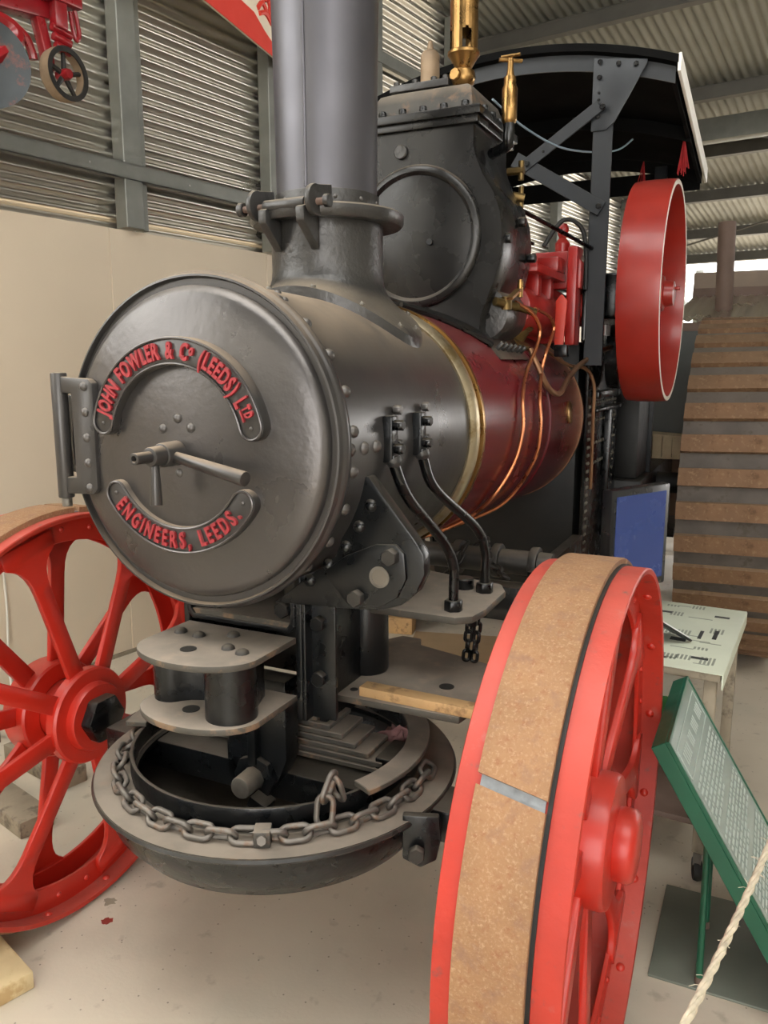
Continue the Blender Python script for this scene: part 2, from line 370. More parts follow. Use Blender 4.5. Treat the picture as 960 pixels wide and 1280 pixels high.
wf = struct('added_wall_front')  # unseen wall, added to keep the front dim and raise contrast
xb = XW
while xb < 1.2:
    p = .076; n = 60; vs = []
    for i in range(n+1):
        x = xb+.76*i/n; vs += [(x, yfr+.009*math.sin(2*PI*x/p), 0), (x, yfr+.009*math.sin(2*PI*x/p), 6.0)]
    MB().add(vs, [(2*i, 2*i+1, 2*i+3, 2*i+2) for i in range(n)]).build('cladding_sheet', 'galv', wf, smooth=80)
    xb += .76
for xp in (1.5, 4.6): MB().bx(xp-.08, xp+.08, yfr-.08, yfr+.08, 0, 6.0).build('door_column', 'galv_steel', wf, bevel=.005)
MB().bx(1.4, 4.7, yfr-.06, yfr+.06, 3.6, 6.0).build('door_header', 'galv_steel', wf)
wr = struct('added_wall_right')  # unseen wall, added to cut the fill light from this side
yb_ = -4.6
while yb_ < 6.5:
    p = .076; n = 60; vs = []
    for i in range(n+1):
        y = yb_+.76*i/n; vs += [(4.6+.009*math.sin(2*PI*y/p), y, 0), (4.6+.009*math.sin(2*PI*y/p), y, 3.3)]
    MB().add(vs, [(2*i, 2*i+2, 2*i+3, 2*i+1) for i in range(n)]).build('cladding_sheet', 'galv', wr, smooth=80)
    yb_ += .76
for yp in (-3.6, -.6, 2.6, 6.2): MB().bx(4.48, 4.58, yp-.06, yp+.06, 0, max(roofz(yp)-.05, 3.3)).build('column', 'galv_steel', wr, bevel=.004)
MB().bx(4.52, 4.58, -4, 6.5, 3.22, 3.32).build('girt', 'galv_steel', wr)
# ================================================================== THE ENGINE
ENG = thing('traction_engine', 'grey, maroon and red steam traction engine with spoked front wheels and black canopy', 'steam engine')
def bz(y): return 1.438-.028*y                            # boiler centre line
AX = Vector((0, 1, -.028)).normalized()
def bp(y, ang, r): return Vector((r*math.cos(ang), y, bz(y)+r*math.sin(ang)))
# --- smokebox
sb = MB().lathe([(.30, .0), (.338, .0), (.338, .775), (.30, .775)], (0, 0, bz(0)), AX, 96)
smokebox = sb.build('smokebox', 'smoke_grey', ENG)
MB().lathe([(.325, .03), (.338, .033), (.351, .025), (.3535, .012), (.351, .003), (.3475, .001), (.3465, -.004), (.344, -.011), (.340, -.012), (.337, -.006), (.336, .03)], (0, 0, bz(0)), AX, 96, True).build('smokebox_flange_ring', 'smoke_grey', ENG, smooth=50)
for i in range(22):                                       # ring of rivets behind the flange
    a = math.radians(-62+i*13.6)
    if a > math.radians(215): break
    rivet(smokebox, bp(.062, a, .3375), (math.cos(a), 0, math.sin(a)), .0135, .012)
for i in range(7):
    a = math.radians(62+i*9); rivet(smokebox, bp(.10+.05*(i % 2), a, .3375), (math.cos(a), 0, math.sin(a)), .009, .007)
for yy in (.045, .105, .16): rivet(smokebox, bp(yy, .0, .3375), (1, 0, 0), .0145, .012)
# --- smokebox door
door = MB().lathe([(1e-4, -.066), (.04, -.0655), (.08, -.0635), (.12, -.060), (.16, -.0555), (.20, -.049), (.24, -.041), (.28, -.031), (.305, -.0235), (.318, -.016), (.323, -.006), (.323, .03)], (0, 0, bz(0)), AX, 96).build('smokebox_door', 'door_grey', ENG, smooth=70)
DZ = bz(0)
for dx, dz in ((0.004, .058), (-.034, .036), (.036, .040), (.004, -.052)): rivet(door, (dx, -.063, DZ+dz), (0, -1, 0), .0105, .009, 'rivet_grey')
def arc_plate(r0, r1, a0, a1, endr):
    n = 40; rc = (r0+r1)/2; hw = (r1-r0)/2
    pts = [(r1*math.cos(a0+(a1-a0)*i/n), r1*math.sin(a0+(a1-a0)*i/n)) for i in range(n+1)]
    for (a, sgn) in ((a1, 1), (a0, -1)):
        c = (rc*math.cos(a), rc*math.sin(a)); s0 = a if sgn > 0 else a+PI
        cap = [(c[0]+hw*math.cos(s0+PI*i/8), c[1]+hw*math.sin(s0+PI*i/8)) for i in range(1, 8)]
        pts += cap
        if sgn > 0: pts += [(r0*math.cos(a1+(a0-a1)*i/n), r0*math.sin(a1+(a0-a1)*i/n)) for i in range(n+1)]
    return pts
def name_plate(a0, a1, r0=.163, r1=.219):
    pts = arc_plate(r0, r1, a0, a1, 0)
    m = MB(); n = len(pts)
    m.prism(pts, (0, -.036, DZ), (1, 0, 0), (0, 0, 1), .035)
    pl = m.build('name_plate', 'smoke_grey', ENG, bevel=.002, seg=2)
    loop = [(x, -.0735, DZ+z) for x, z in arc_plate(r0+.003, r1-.003, a0, a1, 0)]
    MB().tube(loop, .0026, 6, closed=True).build('raised_border', 'door_grey', pl)
    for a in (a0, a1):
        e = .035 if a == a0 else -.035; aa = a-e*.35
        rivet(pl, ((r0+r1)/2*math.cos(aa), -.073, DZ+(r0+r1)/2*math.sin(aa)), (0, -1, 0), .004, .003)
    return pl
TM = {}
def glyph(ch, sz):
    if (ch, sz) not in TM: TM[(ch, sz)] = text_mesh(ch, sz, 'letter_red', .0035, .0015)
    return TM[(ch, sz)]
def arc_text(parent, items, a0, a1, rb, outward, xs):
    """items: (char, size, raise). letters spread between the angles a0 -> a1 along radius rb"""
    ws = []
    for ch, sz, up in items:
        if ch == ' ': ws.append(.012); continue
        me = glyph(ch, sz); X = [v.co.x for v in me.vertices]; ws.append((max(X)-min(X))*xs)
    tot = sum(ws); L = abs(a1-a0)*(rb+.012*(1 if outward else -1)); gap = (L-tot)/(len(items)-1); s = 0
    for (ch, sz, up), wd in zip(items, ws):
        a = a0+(a1-a0)*((s+wd/2)/L)
        s += wd+gap
        if ch == ' ': continue
        me = glyph(ch, sz); X = [v.co.x for v in me.vertices]; cx = (max(X)+min(X))/2
        rad = Vector((math.cos(a), 0, math.sin(a)))
        upv = rad if outward else -rad
        right = Vector((math.sin(a), 0, -math.cos(a))) if outward else Vector((-math.sin(a), 0, math.cos(a)))
        nrm = Vector((0, -1, 0))
        R = Matrix((right*xs, upv, nrm)).transposed().to_4x4()
        o = Vector((0, -.0745, DZ))+rad*rb+upv*up-right*cx*xs
        inst('letter', me, parent, M=Matrix.Translation(o) @ R)
D = math.radians
up_plate = name_plate(D(14), D(166)); lo_plate = name_plate(D(213), D(327))
b_, s_ = .046, .025
arc_text(up_plate, [(c, b_, 0) for c in 'JOHN FOWLER & C']+[('o', s_*1.15, .013), (' ', b_, 0)]+[(c, b_, 0) for c in '(LEEDS) L']+[('T', s_, .012), ('D', s_, .012)],
         D(162), D(19), .1765, True, .60)
arc_text(lo_plate, [(c, b_, 0) for c in 'ENGINEERS, LEEDS.'], D(219), D(321), .2055, False, .60)
def underline(a, w, r):
    rad = Vector((math.cos(a), 0, math.sin(a))); t = Vector((math.sin(a), 0, -math.cos(a)))
    R = Matrix((t, rad, Vector((0, -1, 0)))).transposed()
    MB().box(Vector((0, -.0755, DZ))+rad*r, (w, .003, .006), R).build('letter_underline', 'letter_red', up_plate)
underline(D(80), .011, .183); underline(D(21.5), .024, .182)
# --- door dart handles
hub = MB().cyl((0, -.055, DZ-.012), (0, -.115, DZ-.012), .026, .024, 24).build('handle_boss', 'smoke_grey', ENG, bevel=.004)
MB().cyl((0, -.11, DZ-.012), (0, -.148, DZ-.012), .020, .019, 20).build('dart_nut', 'smoke_grey', ENG, bevel=.004)
MB().ring((0, -.145, DZ-.012), (0, -1, 0), .006, .0115, 0, .045, 20).build('dart_spindle', 'smoke_grey', ENG, bevel=.0015)
MB().cyl((.008, -.092, DZ-.014), (.205, -.122, DZ-.046), .0105, .0145, 20).build('long_handle', 'smoke_grey', ENG, bevel=.002)
MB().cyl((0, -.132, DZ-.018), (.004, -.138, DZ-.108), .008, .0125, 18).build('short_handle', 'smoke_grey', ENG, bevel=.002)
# --- door hinge
hg = MB()
hg.prism([(-.345, 1.578), (-.246, 1.572), (-.234, 1.562), (-.236, 1.335), (-.248, 1.322), (-.345, 1.318), (-.345, 1.355), (-.298, 1.358), (-.298, 1.54), (-.345, 1.542)], (0, -.03, 0), (1, 0, 0), (0, 0, 1), .02)
hinge = hg.build('hinge_strap', 'smoke_grey', ENG, bevel=.004)
MB().cyl((-.34, -.04, 1.308), (-.34, -.04, 1.585), .0175, n=20).build('hinge_pin', 'smoke_grey', hinge, bevel=.003)
bolt(hinge, (-.34, -.04, 1.306), (0, 0, -1), .012, .018)
MB().prism([(-.36, 1.36), (-.318, 1.36), (-.318, 1.535), (-.36, 1.535)], (0, .0, 0), (1, 0, 0), (0, 0, 1), -.03).build('hinge_bracket', 'black_paint', hinge, bevel=.003)
for k in range(5): rivet(hinge, (-.258, -.05, 1.556-k*.055), (0, -1, 0), .0105, .009)
# --- chimney
CH = Vector((.0, .565, 0))
ch = MB().lathe([(.120, 1.97), (.1285, 1.97), (.131, 2.3), (.137, 2.7), (.145, 3.25), (.165, 3.33), (.17, 3.37), (.155, 3.38), (.135, 3.36), (.125, 3.0), (.118, 1.96)], CH, (0, 0, 1), 64).build('chimney', 'chimney_grey', ENG, smooth=50)
a = D(-84)
MB().tube([CH+Vector((r*math.cos(a), r*math.sin(a), z)) for r, z in ((.129, 2.03), (.1315, 2.3), (.1375, 2.7), (.1455, 3.25))], .0034, 6).build('chimney_seam', 'chimney_grey', ch)
MB().ring(CH, (0, 0, 1),   .126, .134, 1.975, 2.025, 64).build('chimney_collar', 'neck_grey', ENG, bevel=.002)
for k in range(12):
    a = D(k*30+8); rivet(ch, CH+Vector((.134*math.cos(a), .134*math.sin(a), 2.005)), (math.cos(a), math.sin(a), 0), .006, .005)
MB().lathe([(.13, 1.955), (.191, 1.95), (.198, 1.958), (.198, 1.978), (.191, 1.983), (.13, 1.983)], CH, (0, 0, 1), 64, True).build('chimney_flange', 'neck_grey', ENG, smooth=50)
# chimney base: round neck flaring into a saddle on the smokebox
m = MB(); n = 64; prof = [(0, .0), (.05, .0), (.4, .0), (.62, .012), (.78, .04), (.9, .10), (1., .20)]
def saddle_pt(t, a, k):
    rn = .1445; ex, ey = .255, .20
    rx = rn+(ex-rn)*k; ry = rn+(ey-rn)*k
    x = rx*math.cos(a); y_ = CH.y+ry*math.sin(a); zs = bz(y_)+math.sqrt(max(.338**2-x*x, 0))
    return x, y_, zs
rows = []
ks = [0, 0, 0, 0, .02, .07, .16, .32, .55, .8, 1.0]
for i, k in enumerate(ks):
    f = i/(len(ks)-1); row = []
    for j in range(n):
        a = 2*PI*j/n; x, y_, zs = saddle_pt(f, a, k)
        ztop = 1.957; zb = zs+.024
        e = [0, .25, .5, .62, .72, .8, .865, .92, .96, .985, 1.0][i]
        row.append((x, y_, ztop+(zb-ztop)*e))
    rows.append(row)
rows.append([(p[0]*1.0, p[1], saddle_pt(1, 2*PI*j/n, 1)[2]-.002) for j, p in enumerate(rows[-1])])
vs = [p for r in rows for p in r]
m.add(vs, [(i*n+j, i*n+(j+1) % n, (i+1)*n+(j+1) % n, (i+1)*n+j) for i in range(len(rows)-1) for j in range(n)])
neck = m.build('chimney_base', 'neck_grey', ENG, smooth=40)
for k in range(12):
    a = D(15+k*30); x, y_, zs = saddle_pt(1, a, .84); bolt(neck, (x, y_, zs+.024), (x*1.5, 0, .3), .0075, .008)
# hinge lugs of the folding chimney, facing forwards and left
hd = Vector((-.06, -1, 0)).normalized(); ht = Vector((-hd.y, hd.x, 0))    # ht runs along the hinge pin
hc = CH+hd*.185+Vector((0, 0, 1.978))
for sgn, nm in ((-1, 'hinge_lug'), (1, 'hinge_lug')):
    c = hc+ht*sgn*.085
    MB().prism([(-.065, -.012), (-.02, -.03)]+arcpts(.0, .005, .036, D(-80), D(100), 12)+[(-.035, .045), (-.065, .05)], c-ht*.007, hd, Vector((0, 0, 1)), -.014).build(nm, 'neck_grey', ENG, bevel=.003)
    c2 = hc+ht*sgn*.055
    MB().prism([(-.045, -.10), (-.03, -.085), (.02, -.04), (.022, -.01), (-.01, .005), (-.045, -.0)], c2-ht*.012, hd, Vector((0, 0, 1)), -.024).build('hinge_gusset', 'neck_grey', ENG, bevel=.003)
MB().cyl(hc-ht*.135, hc+ht*.125, .0085, n=16).build('chimney_hinge_pin', 'pipe_brown', ENG)
MB().cyl(hc-ht*.06, hc+ht*.06, .0155, n=18).build('hinge_barrel', 'neck_grey', ENG, bevel=.003)
bolt(ENG, hc-ht*.125, -ht, .017, .014, 'neck_grey', 'pin_head', 16)
bolt(ENG, hc+ht*.115, ht, .015, .012, 'neck_grey', 'pin_head', 16)
# --- boiler barrel and bands
MB().lathe([(.35, .80), (.358, .80), (.360, 1.2), (.358, 2.13), (.35, 2.15), (.2, 2.15)], (0, 0, bz(0)), AX, 96).build('boiler_barrel', 'maroon', ENG)
MB().lathe([(.338, .735), (.344, .733), (.352, .742), (.357, .757), (.358, .772), (.352, .785), (.344, .79)], (0, 0, bz(0)), AX, 96, True).build('brass_smokebox_band', 'brass_band', ENG, smooth=60)
MB().lathe([(.35, .790), (.3625, .790), (.3635, .80), (.3625, .808), (.35, .808)], (0, 0, bz(0)), AX, 96, True).build('boiler_band', 'brass', ENG)
for yb in (1.56, 2.10): MB().lathe([(.355, yb-.007), (.3615, yb-.007), (.3615, yb+.007), (.355, yb+.007)], (0, 0, bz(0)), AX, 96, True).build('boiler_band', 'maroon' if yb < 1.6 else 'dull_copper', ENG, smooth=30)
md = Vector((math.cos(.02), 0, math.sin(.02)))
MB().lathe([(1e-4, .006), (.034, .006), (.037, .0045), (.043, .0045), (.046, .002), (.046, -.006)], bp(1.86, .09, .357), (1, 0, .09), 28).build('brass_medallion', 'brass', ENG, smooth=30)
# --- cylinder block
half = [(.192, 2.33), (.192, 2.27), (.200, 2.235), (.225, 2.18), (.262, 2.125), (.285, 2.065), (.293, 2.0), (.288, 1.93), (.272, 1.865), (.245, 1.80), (.225, 1.745), (.225, 1.71), (.26, 1.66), (.30, 1.62)]
poly = half+[(-x, z) for x, z in reversed(half)]
m = MB(); ysl = [(1.15, .975), (1.165, 1.0), (1.49, .975), (1.505, .95)]
vs = []
for yy, sc in ysl: vs += [(x*sc, yy, z) for x, z in poly]
n = len(poly)
m.add(vs, [(i*n+j, i*n+(j+1) % n, (i+1)*n+(j+1) % n, (i+1)*n+j) for i in range(3) for j in range(n)]+[tuple(range(n)), tuple(3*n+j for j in range(n-1, -1, -1))])
blk = m.build('cylinder_block', 'block_grey', ENG, smooth=40)
MB().lathe([(.222, .0), (.222, -.012), (.214, -.020), (.200, -.022), (.192, -.016), (.189, -.012), (.15, -.020), (.08, -.026), (1e-4, -.028)], (.0, 1.152, 2.005), (0, 1, 0), 72).build('round_front_cover', 'block_grey', ENG, smooth=45)
bolt(ENG, (.06, 1.128, 1.985), (0, -1, 0), .011, .016, 'black_paint', 'cover_stud', 8)
MB().bx(-.205, .205, 1.135, 1.52, 2.33, 2.352).bx(-.215, .215, 1.125, 1.53, 2.352, 2.378).build('top_flange', 'block_grey', ENG, bevel=.003)
m = MB(); vs = []
for z, e in ((2.378, 0), (2.42, .008), (2.455, .03), (2.475, .075)):
    vs += [(-.18+e, 1.16+e, z), (.18-e*.6, 1.16+e, z), (.18-e*.6, 1.495-e, z), (-.18+e, 1.495-e, z)]
m.add(vs, [(i*4+j, i*4+(j+1) % 4, i*4+4+(j+1) % 4, i*4+4+j) for i in range(3) for j in range(4)]+[(12, 13, 14, 15)])
m.build('top_cover', 'dusty_flange', ENG, bevel=.006)
MB().bx(-.13, .075, 1.22, 1.44, 2.475, 2.497).build('valve_chest_lid', 'neck_grey', ENG, bevel=.003)
for x in (-.11, -.045, .02, .06): bolt(ENG, (x, 1.235, 2.497), (0, 0, 1), .011, .012, 'neck_grey', 'stud_nut')
for x in (-.19, -.12, -.05, .02, .09, .16): bolt(ENG, (x, 1.148, 2.378), (0, 0, 1), .013, .02, 'black_paint', 'stud_nut')
for yy in (1.22, 1.30, 1.38, 1.46): bolt(ENG, (.197, yy, 2.378), (0, 0, 1), .013, .02, 'black_paint', 'stud_nut')
bolt(ENG, (-.055, 1.15, 2.27), (0, -1, 0), .022, .012, 'neck_grey', 'plug', 20)
bolt(ENG, (.287, 1.33, 2.06), (1, 0, 0), .017, .022, 'block_grey', 'stud_nut'); bolt(ENG, (.283, 1.45, 1.96), (1, 0, 0), .016, .03, 'black_paint', 'stud_nut')
bolt(ENG, (.288, 1.18, 1.99), (1, 0, 0), .016, .02, 'black_paint', 'stud_nut')
# saddle leg of the block, with its row of studs
m = MB(); sl = []
for i in range(13):
    a = D(20+i*11.7); sl.append((.3+.0*i, a))
m2 = MB(); prof = []
for yy in (1.17, 1.48):
    for i in range(17):
        a = D(38+i*6.5); prof.append(tuple(bp(yy, a, .364)))
    for i in range(17):
        a = D(38+i*6.5); prof.append(tuple(bp(yy, a, .350)))
n = 17
m2.add(prof, [(i, i+1, 2*n+i+1, 2*n+i) for i in range(n-1)]+[(n+i, 3*n+i, 3*n+i+1, n+i+1) for i in range(n-1)]+[(0, 2*n, 3*n, n), (n-1, 2*n-1, 4*n-1, 3*n-1)]+[(i, n+i, n+i+1, i+1) for i in range(n-1)]+[(2*n+i, 2*n+i+1, 3*n+i+1, 3*n+i) for i in range(n-1)])
m2.build('block_saddle', 'block_grey', ENG)
for i in range(6):
    bolt(ENG, bp(1.19+i*.052, D(43), .362), (math.cos(D(43)), 0, math.sin(D(43))), .009, .03, 'neck_grey', 'saddle_stud', 6)
MB().tube(smooth_path([(.225, 1.20, 1.76), (.245, 1.26, 1.735), (.25, 1.36, 1.72), (.235, 1.47, 1.735)]), .012, 8).build('saddle_rib', 'block_grey', ENG)
MB().cyl((.213, 1.20, 1.765), (.213, 1.42, 1.765), .083, .083, 32).build('steam_passage', 'neck_grey', ENG, bevel=.004)
# low clothing angle on the boiler in front of the block
MB().tube([bp(.82+.33*i/8, D(75-30*i/8), .368) for i in range(9)], .010, 6).build('saddle_angle', 'black_paint', ENG)
MB().tube([bp(.86+.30*i/8, D(86-36*i/8), .366) for i in range(9)], .012, 6).build('saddle_angle', 'black_paint', ENG)
# --- brass safety valve, whistle, displacement lubricator
sv = Vector((.115, 1.25, 0))
MB().lathe([(.012, 2.40), (.014, 2.43), (.022, 2.43), (.024, 2.452), (.019, 2.46), (.021, 2.468), (.034, 2.478), (.039, 2.495), (.035, 2.515), (.024, 2.522), (.028, 2.528), (.045, 2.556), (.051, 2.562), (.051, 2.570), (.043, 2.574)], sv, (0, 0, 1), 28).build('safety_valve_body', 'brass', ENG, smooth=40)
nb = MB()
tubeN = 28
for i in range(tubeN):                                    # the tall tube with its row of arched openings
    a0 = 2*PI*i/tubeN; a1 = 2*PI*(i+1)/tubeN; open_ = (i % 7) in (1, 2, 3)
    zs0 = 2.574 if not open_ else (2.635 if (i % 7) == 2 else 2.628)
    for r, flip in ((.044, 0), (.040, 1)):
        q = [sv+Vector((r*math.cos(a), r*math.sin(a), z)) for a, z in ((a0, zs0), (a1, zs0), (a1, 2.86), (a0, 2.86))]
        nb.add(q, [(0, 1, 2, 3) if not flip else (3, 2, 1, 0)])
    if not open_: pass
nb.build('safety_valve_tube', 'brass', ENG, smooth=50)
MB().lathe([(.04, 2.84), (.05, 2.85), (.052, 2.87), (.045, 2.885), (.03, 2.89)], sv, (0, 0, 1), 28).build('safety_valve_cap', 'brass', ENG)
bolt(ENG, sv+Vector((-.012, -.033, 2.498)), (-.3, -1, .1), .02, .012, 'brass', 'valve_plug', 8)
ld = Vector((-.045, 1.36, 0))
MB().lathe([(.02, 2.495), (.030, 2.50), (.032, 2.56), (.0315, 2.62), (.024, 2.632), (.012, 2.637), (.010, 2.65), (.006, 2.665), (1e-4, 2.667)], ld, (0, 0, 1), 28).build('steam_whistle', 'iron_tan', ENG, smooth=40)
lb = Vector((.278, 1.22, 0))
MB().lathe([(.012, 2.30), (.018, 2.335), (.022, 2.34), (.0235, 2.345), (.0235, 2.435), (.019, 2.445), (.018, 2.468), (.013, 2.47), (.009, 2.49), (.009, 2.52), (1e-4, 2.522)], lb, (0, 0, 1), 24).build('brass_lubricator', 'brass', ENG, smooth=40)
MB().cyl(lb+Vector((-.03, -.02, 2.515)), lb+Vector((.03, .02, 2.515)), .006, n=10).cyl(lb+Vector((-.03, .0, 2.528)), lb+Vector((.03, .0, 2.528)), .005, n=10).build('lubricator_tee_handle', 'brass', ENG)
MB().tube(smooth_path([lb+Vector((0, 0, 2.345)), lb+Vector((0, 0, 2.30)), lb+Vector((-.008, .01, 2.275)), lb+Vector((-.07, .05, 2.265))]), .018, 12).build('lubricator_elbow', 'black_gloss', ENG)
MB().cyl((.215, 1.42, 2.24), (.272, 1.42, 2.24), .013, n=12).cyl((.262, 1.42, 2.21), (.262, 1.42, 2.27), .01, n=12).build('drain_cock', 'old_brass', ENG)
MB().cyl((.20, 1.50, 2.18), (.245, 1.52, 2.17), .016, n=12).cyl((.235, 1.52, 2.13), (.235, 1.52, 2.21), .009, n=10).build('drain_cock', 'old_brass', ENG)
# --- feed valves and copper pipework on the flank
MB().cyl((.262, 1.17, 1.80), (.315, 1.24, 1.785), .014, n=12).cyl((.29, 1.205, 1.775), (.29, 1.205, 1.815), .017, n=12).build('feed_valve', 'old_brass', ENG)
MB().cyl((.27, 1.30, 1.80), (.335, 1.38, 1.775), .013, n=12).build('feed_valve', 'old_brass', ENG)
MB().box((.315, 1.20, 1.822), (.02, .10, .008), Matrix.Rotation(.35, 3, 'X')).build('valve_lever', 'brass', ENG)
MB().cyl((.305, 1.30, 1.82), (.305, 1.30, 1.868), .010, n=14).cyl((.305, 1.30, 1.868), (.305, 1.30, 1.876), .007, n=14).build('oil_cup', 'brass', ENG)
def hug(y, ang, k=.012): return bp(y, ang, .358+k)
MB().tube(smooth_path([(.31, 1.235, 1.80), (.335, 1.33, 1.775), (.34, 1.396, 1.748), (.34, 1.434, 1.715), (.34, 1.40, 1.665), (.335, 1.30, 1.578), (.362, 1.17, 1.50), (.376, 1.13, 1.40), (.361, 1.10, 1.302), (.314, 1.06, 1.205), (.24, 1.06, 1.13), (.15, .99, 1.08), (.10, .85, 1.07)], 6), .0062, 8).build('copper_pipe', 'copper', ENG)
MB().tube(smooth_path([(.335, 1.38, 1.788), (.345, 1.50, 1.775), (.342, 1.596, 1.757), (.342, 1.612, 1.72), (.342, 1.52, 1.645), (.336, 1.49, 1.582), (.364, 1.37, 1.491), (.376, 1.345, 1.385), (.355, 1.348, 1.275), (.268, 1.33, 1.137), (.19, 1.18, 1.09), (.12, .98, 1.07)], 6), .0062, 8).build('copper_pipe', 'copper', ENG)
MB().tube(smooth_path([(.30, 1.46, 1.66), (.345, 1.49, 1.55), (.362, 1.54, 1.51), (.366, 1.65, 1.50), (.36, 1.80, 1.55), (.365, 1.96, 1.60), (.40, 2.16, 1.655), (.46, 2.42, 1.70)], 8), .0105, 10).build('copper_pipe', 'dull_copper', ENG)
MB().tube(smooth_path([(.27, 1.80, 1.66), (.295, 1.90, 1.625), (.325, 1.98, 1.60), (.37, 2.08, 1.585), (.398, 2.11, 1.52), (.40, 2.11, 1.40), (.40, 2.12, 1.25), (.40, 2.123, 1.08)], 8), .0075, 8).build('copper_pipe', 'dull_copper', ENG)
MB().lathe([(.05, -.01), (.075, .0), (.075, .014), (.045, .018), (.045, .06), (.05, .062), (.05, .075), (.03, .08), (.03, .11), (1e-4, .112)], bp(1.60, D(58), .355), (math.cos(D(58)), 0, math.sin(D(58))), 24).build('clack_valve', 'old_brass', ENG, smooth=35)
MB().lathe([(.03, .0), (.035, .05), (.02, .06), (.022, .10), (.03, .105), (.026, .13), (1e-4, .135)], bp(1.53, D(64), .355), (.5, -.25, .8), 16).build('test_cock', 'pipe_brown', ENG)
# --- firebox, hornplates, motion work
MB().bx(-.33, .33, 2.14, 2.85, .62, 1.70).build('firebox', 'black_deep', ENG, bevel=.02)
for sx in (-1, 1):
    hp = MB().prism([(2.15, .70), (2.90, .70), (2.90, 1.82), (2.72, 1.98), (2.06, 1.98), (2.03, 1.90), (2.03, 1.70), (2.15, 1.60)], (.352*sx-.0*sx, 0, 0), (0, 1, 0), (0, 0, 1), .016).build('hornplate', 'black_gloss', ENG, bevel=.003)
    if sx > 0:
        for yy in (2.175, 2.20):
            for k in range(20): rivet(hp, (.37, yy, .76+k*.035), (1, 0, 0), .008, .007, 'bolt_dull')
        for zz in (1.44, 1.36, 1.26, 1.17):
            for k in range(11): rivet(hp, (.37, 2.25+k*.055, zz), (1, 0, 0), .008, .007, 'bolt_dull')
        for k in range(22): rivet(hp, (.37, 2.78, .74+k*.04), (1, 0, 0), .008, .007, 'bolt_dull')
MB().bx(.37, .40, 2.22, 2.88, 1.46, 1.49).bx(.37, .40, 2.22, 2.88, 1.40, 1.415).build('hornplate_stiffener', 'black_gloss', ENG, bevel=.003)
MB().bx(.372, .40, 2.52, 2.57, .8, 1.40).build('hornplate_stiffener', 'black_gloss', ENG, bevel=.003)
# red motion: trunk guide, bracket casting, lever, crank disc
MB().cyl((.20, 1.49, 1.80), (.20, 2.10, 1.80), .088, n=32).build('trunk_guide', 'red_motion', ENG, bevel=.004)
MB().ring((.20, 2.02, 1.80), (0, 1, 0), .08, .112, 0, .05, 32).build('trunk_guide_flange', 'red_motion', ENG, bevel=.004)
MB().bx(.10, .30, 1.52, 1.98, 1.925, 1.955).build('slide_bar', 'red_motion', ENG, bevel=.003)
for yy in (1.62, 1.80): MB().bx(.23, .28, yy, yy+.045, 1.85, 1.93).build('slide_bar_pillar', 'red_motion', ENG, bevel=.003)
MB().bx(.05, .20, 1.60, 1.75, 1.86, 1.92).build('crosshead', 'red_motion', ENG, bevel=.006)
MB().prism([(.16, 1.90), (.36, 1.90), (.36, 2.00), (.33, 2.045), (.16, 2.045)], (0, 1.95, 0), (1, 0, 0), (0, 0, 1), -.05).build('motion_bracket', 'red_motion', ENG, bevel=.006)
MB().bx(.31, .35, 1.92, 2.02, 1.68, 2.06).build('motion_bracket_web', 'red_motion', ENG, bevel=.008)
MB().prism([(.215, 1.955), (.30, 1.955), (.30, 2.01), (.215, 2.01)], (0, 1.82, 0), (1, 0, 0), (0, 0, 1), -.12).build('valve_rod_box', 'red_motion', ENG, bevel=.006)
MB().lathe([(.028, 2.04), (.03, 2.08), (.014, 2.10), (.02, 2.115), (.024, 2.135), (.016, 2.155), (1e-4, 2.16)], (.27, 2.0, 0), (0, 0, 1), 20).build('governor_stand', 'red_motion', ENG, smooth=40)
MB().ring((.30, 2.14, 1.89), (1, 0, 0), .02, .13, 0, .04, 40).build('crank_disc', 'red_motion', ENG, bevel=.004)
MB().ring((.30, 2.10, 1.83), (1, 0, 0), .02, .06, .03, .06, 32).build('eccentric_sheave', 'red_motion', ENG, bevel=.003)
MB().prism([(-.016, -.145), (.016, -.145), (.022, .05), (.0, .075), (-.022, .05)], (.335, 1.74, 1.79), (1, 0, 0), (0, .12, 1), -.014).build('reversing_lever_link', 'red_worn', ENG, bevel=.004)
MB().box((.345, 1.74, 1.655), (.05, .05, .045)).build('lever_foot', 'black_gloss', ENG, bevel=.006)
MB().cyl((-.45, 2.30, 1.896), (.66, 2.30, 1.896), .032, n=24).build('crankshaft', 'steel', ENG)
MB().bx(.37, .46, 2.20, 2.40, 1.80, 1.98).build('crank_bearing', 'black_gloss', ENG, bevel=.01)
for k in range(4): bolt(ENG, (.462, 2.23+k*.045, 1.83), (1, 0, 0), .012, .014, 'black_gloss')
MB().ring((.405, 2.42, 1.64), (1, 0, 0), .03, .14, 0, .05, 48).build('motion_gear', 'black_gloss', ENG)
for k in range(5): MB().cyl((.45, 2.02+k*.02, 1.72), (.45, 2.02+k*.02, 1.76), .006, n=8).build('spring_coil', 'steel', ENG)
MB().tube(smooth_path([(.22, 1.9, 2.06), (.28, 1.95, 2.16), (.34, 2.0, 2.14), (.36, 2.02, 2.05), (.365, 2.02, 1.9)]), .009, 8).build('drain_hose', 'rubber', ENG)
MB().cyl((.17, 1.47, 2.17), (.38, 2.04, 2.06), .008, n=8).build('handrail', 'black_gloss', ENG)
MB().cyl((.12, 1.5, 2.10), (.22, 1.75, 2.05), .006, n=8).build('handrail', 'black_gloss', ENG)
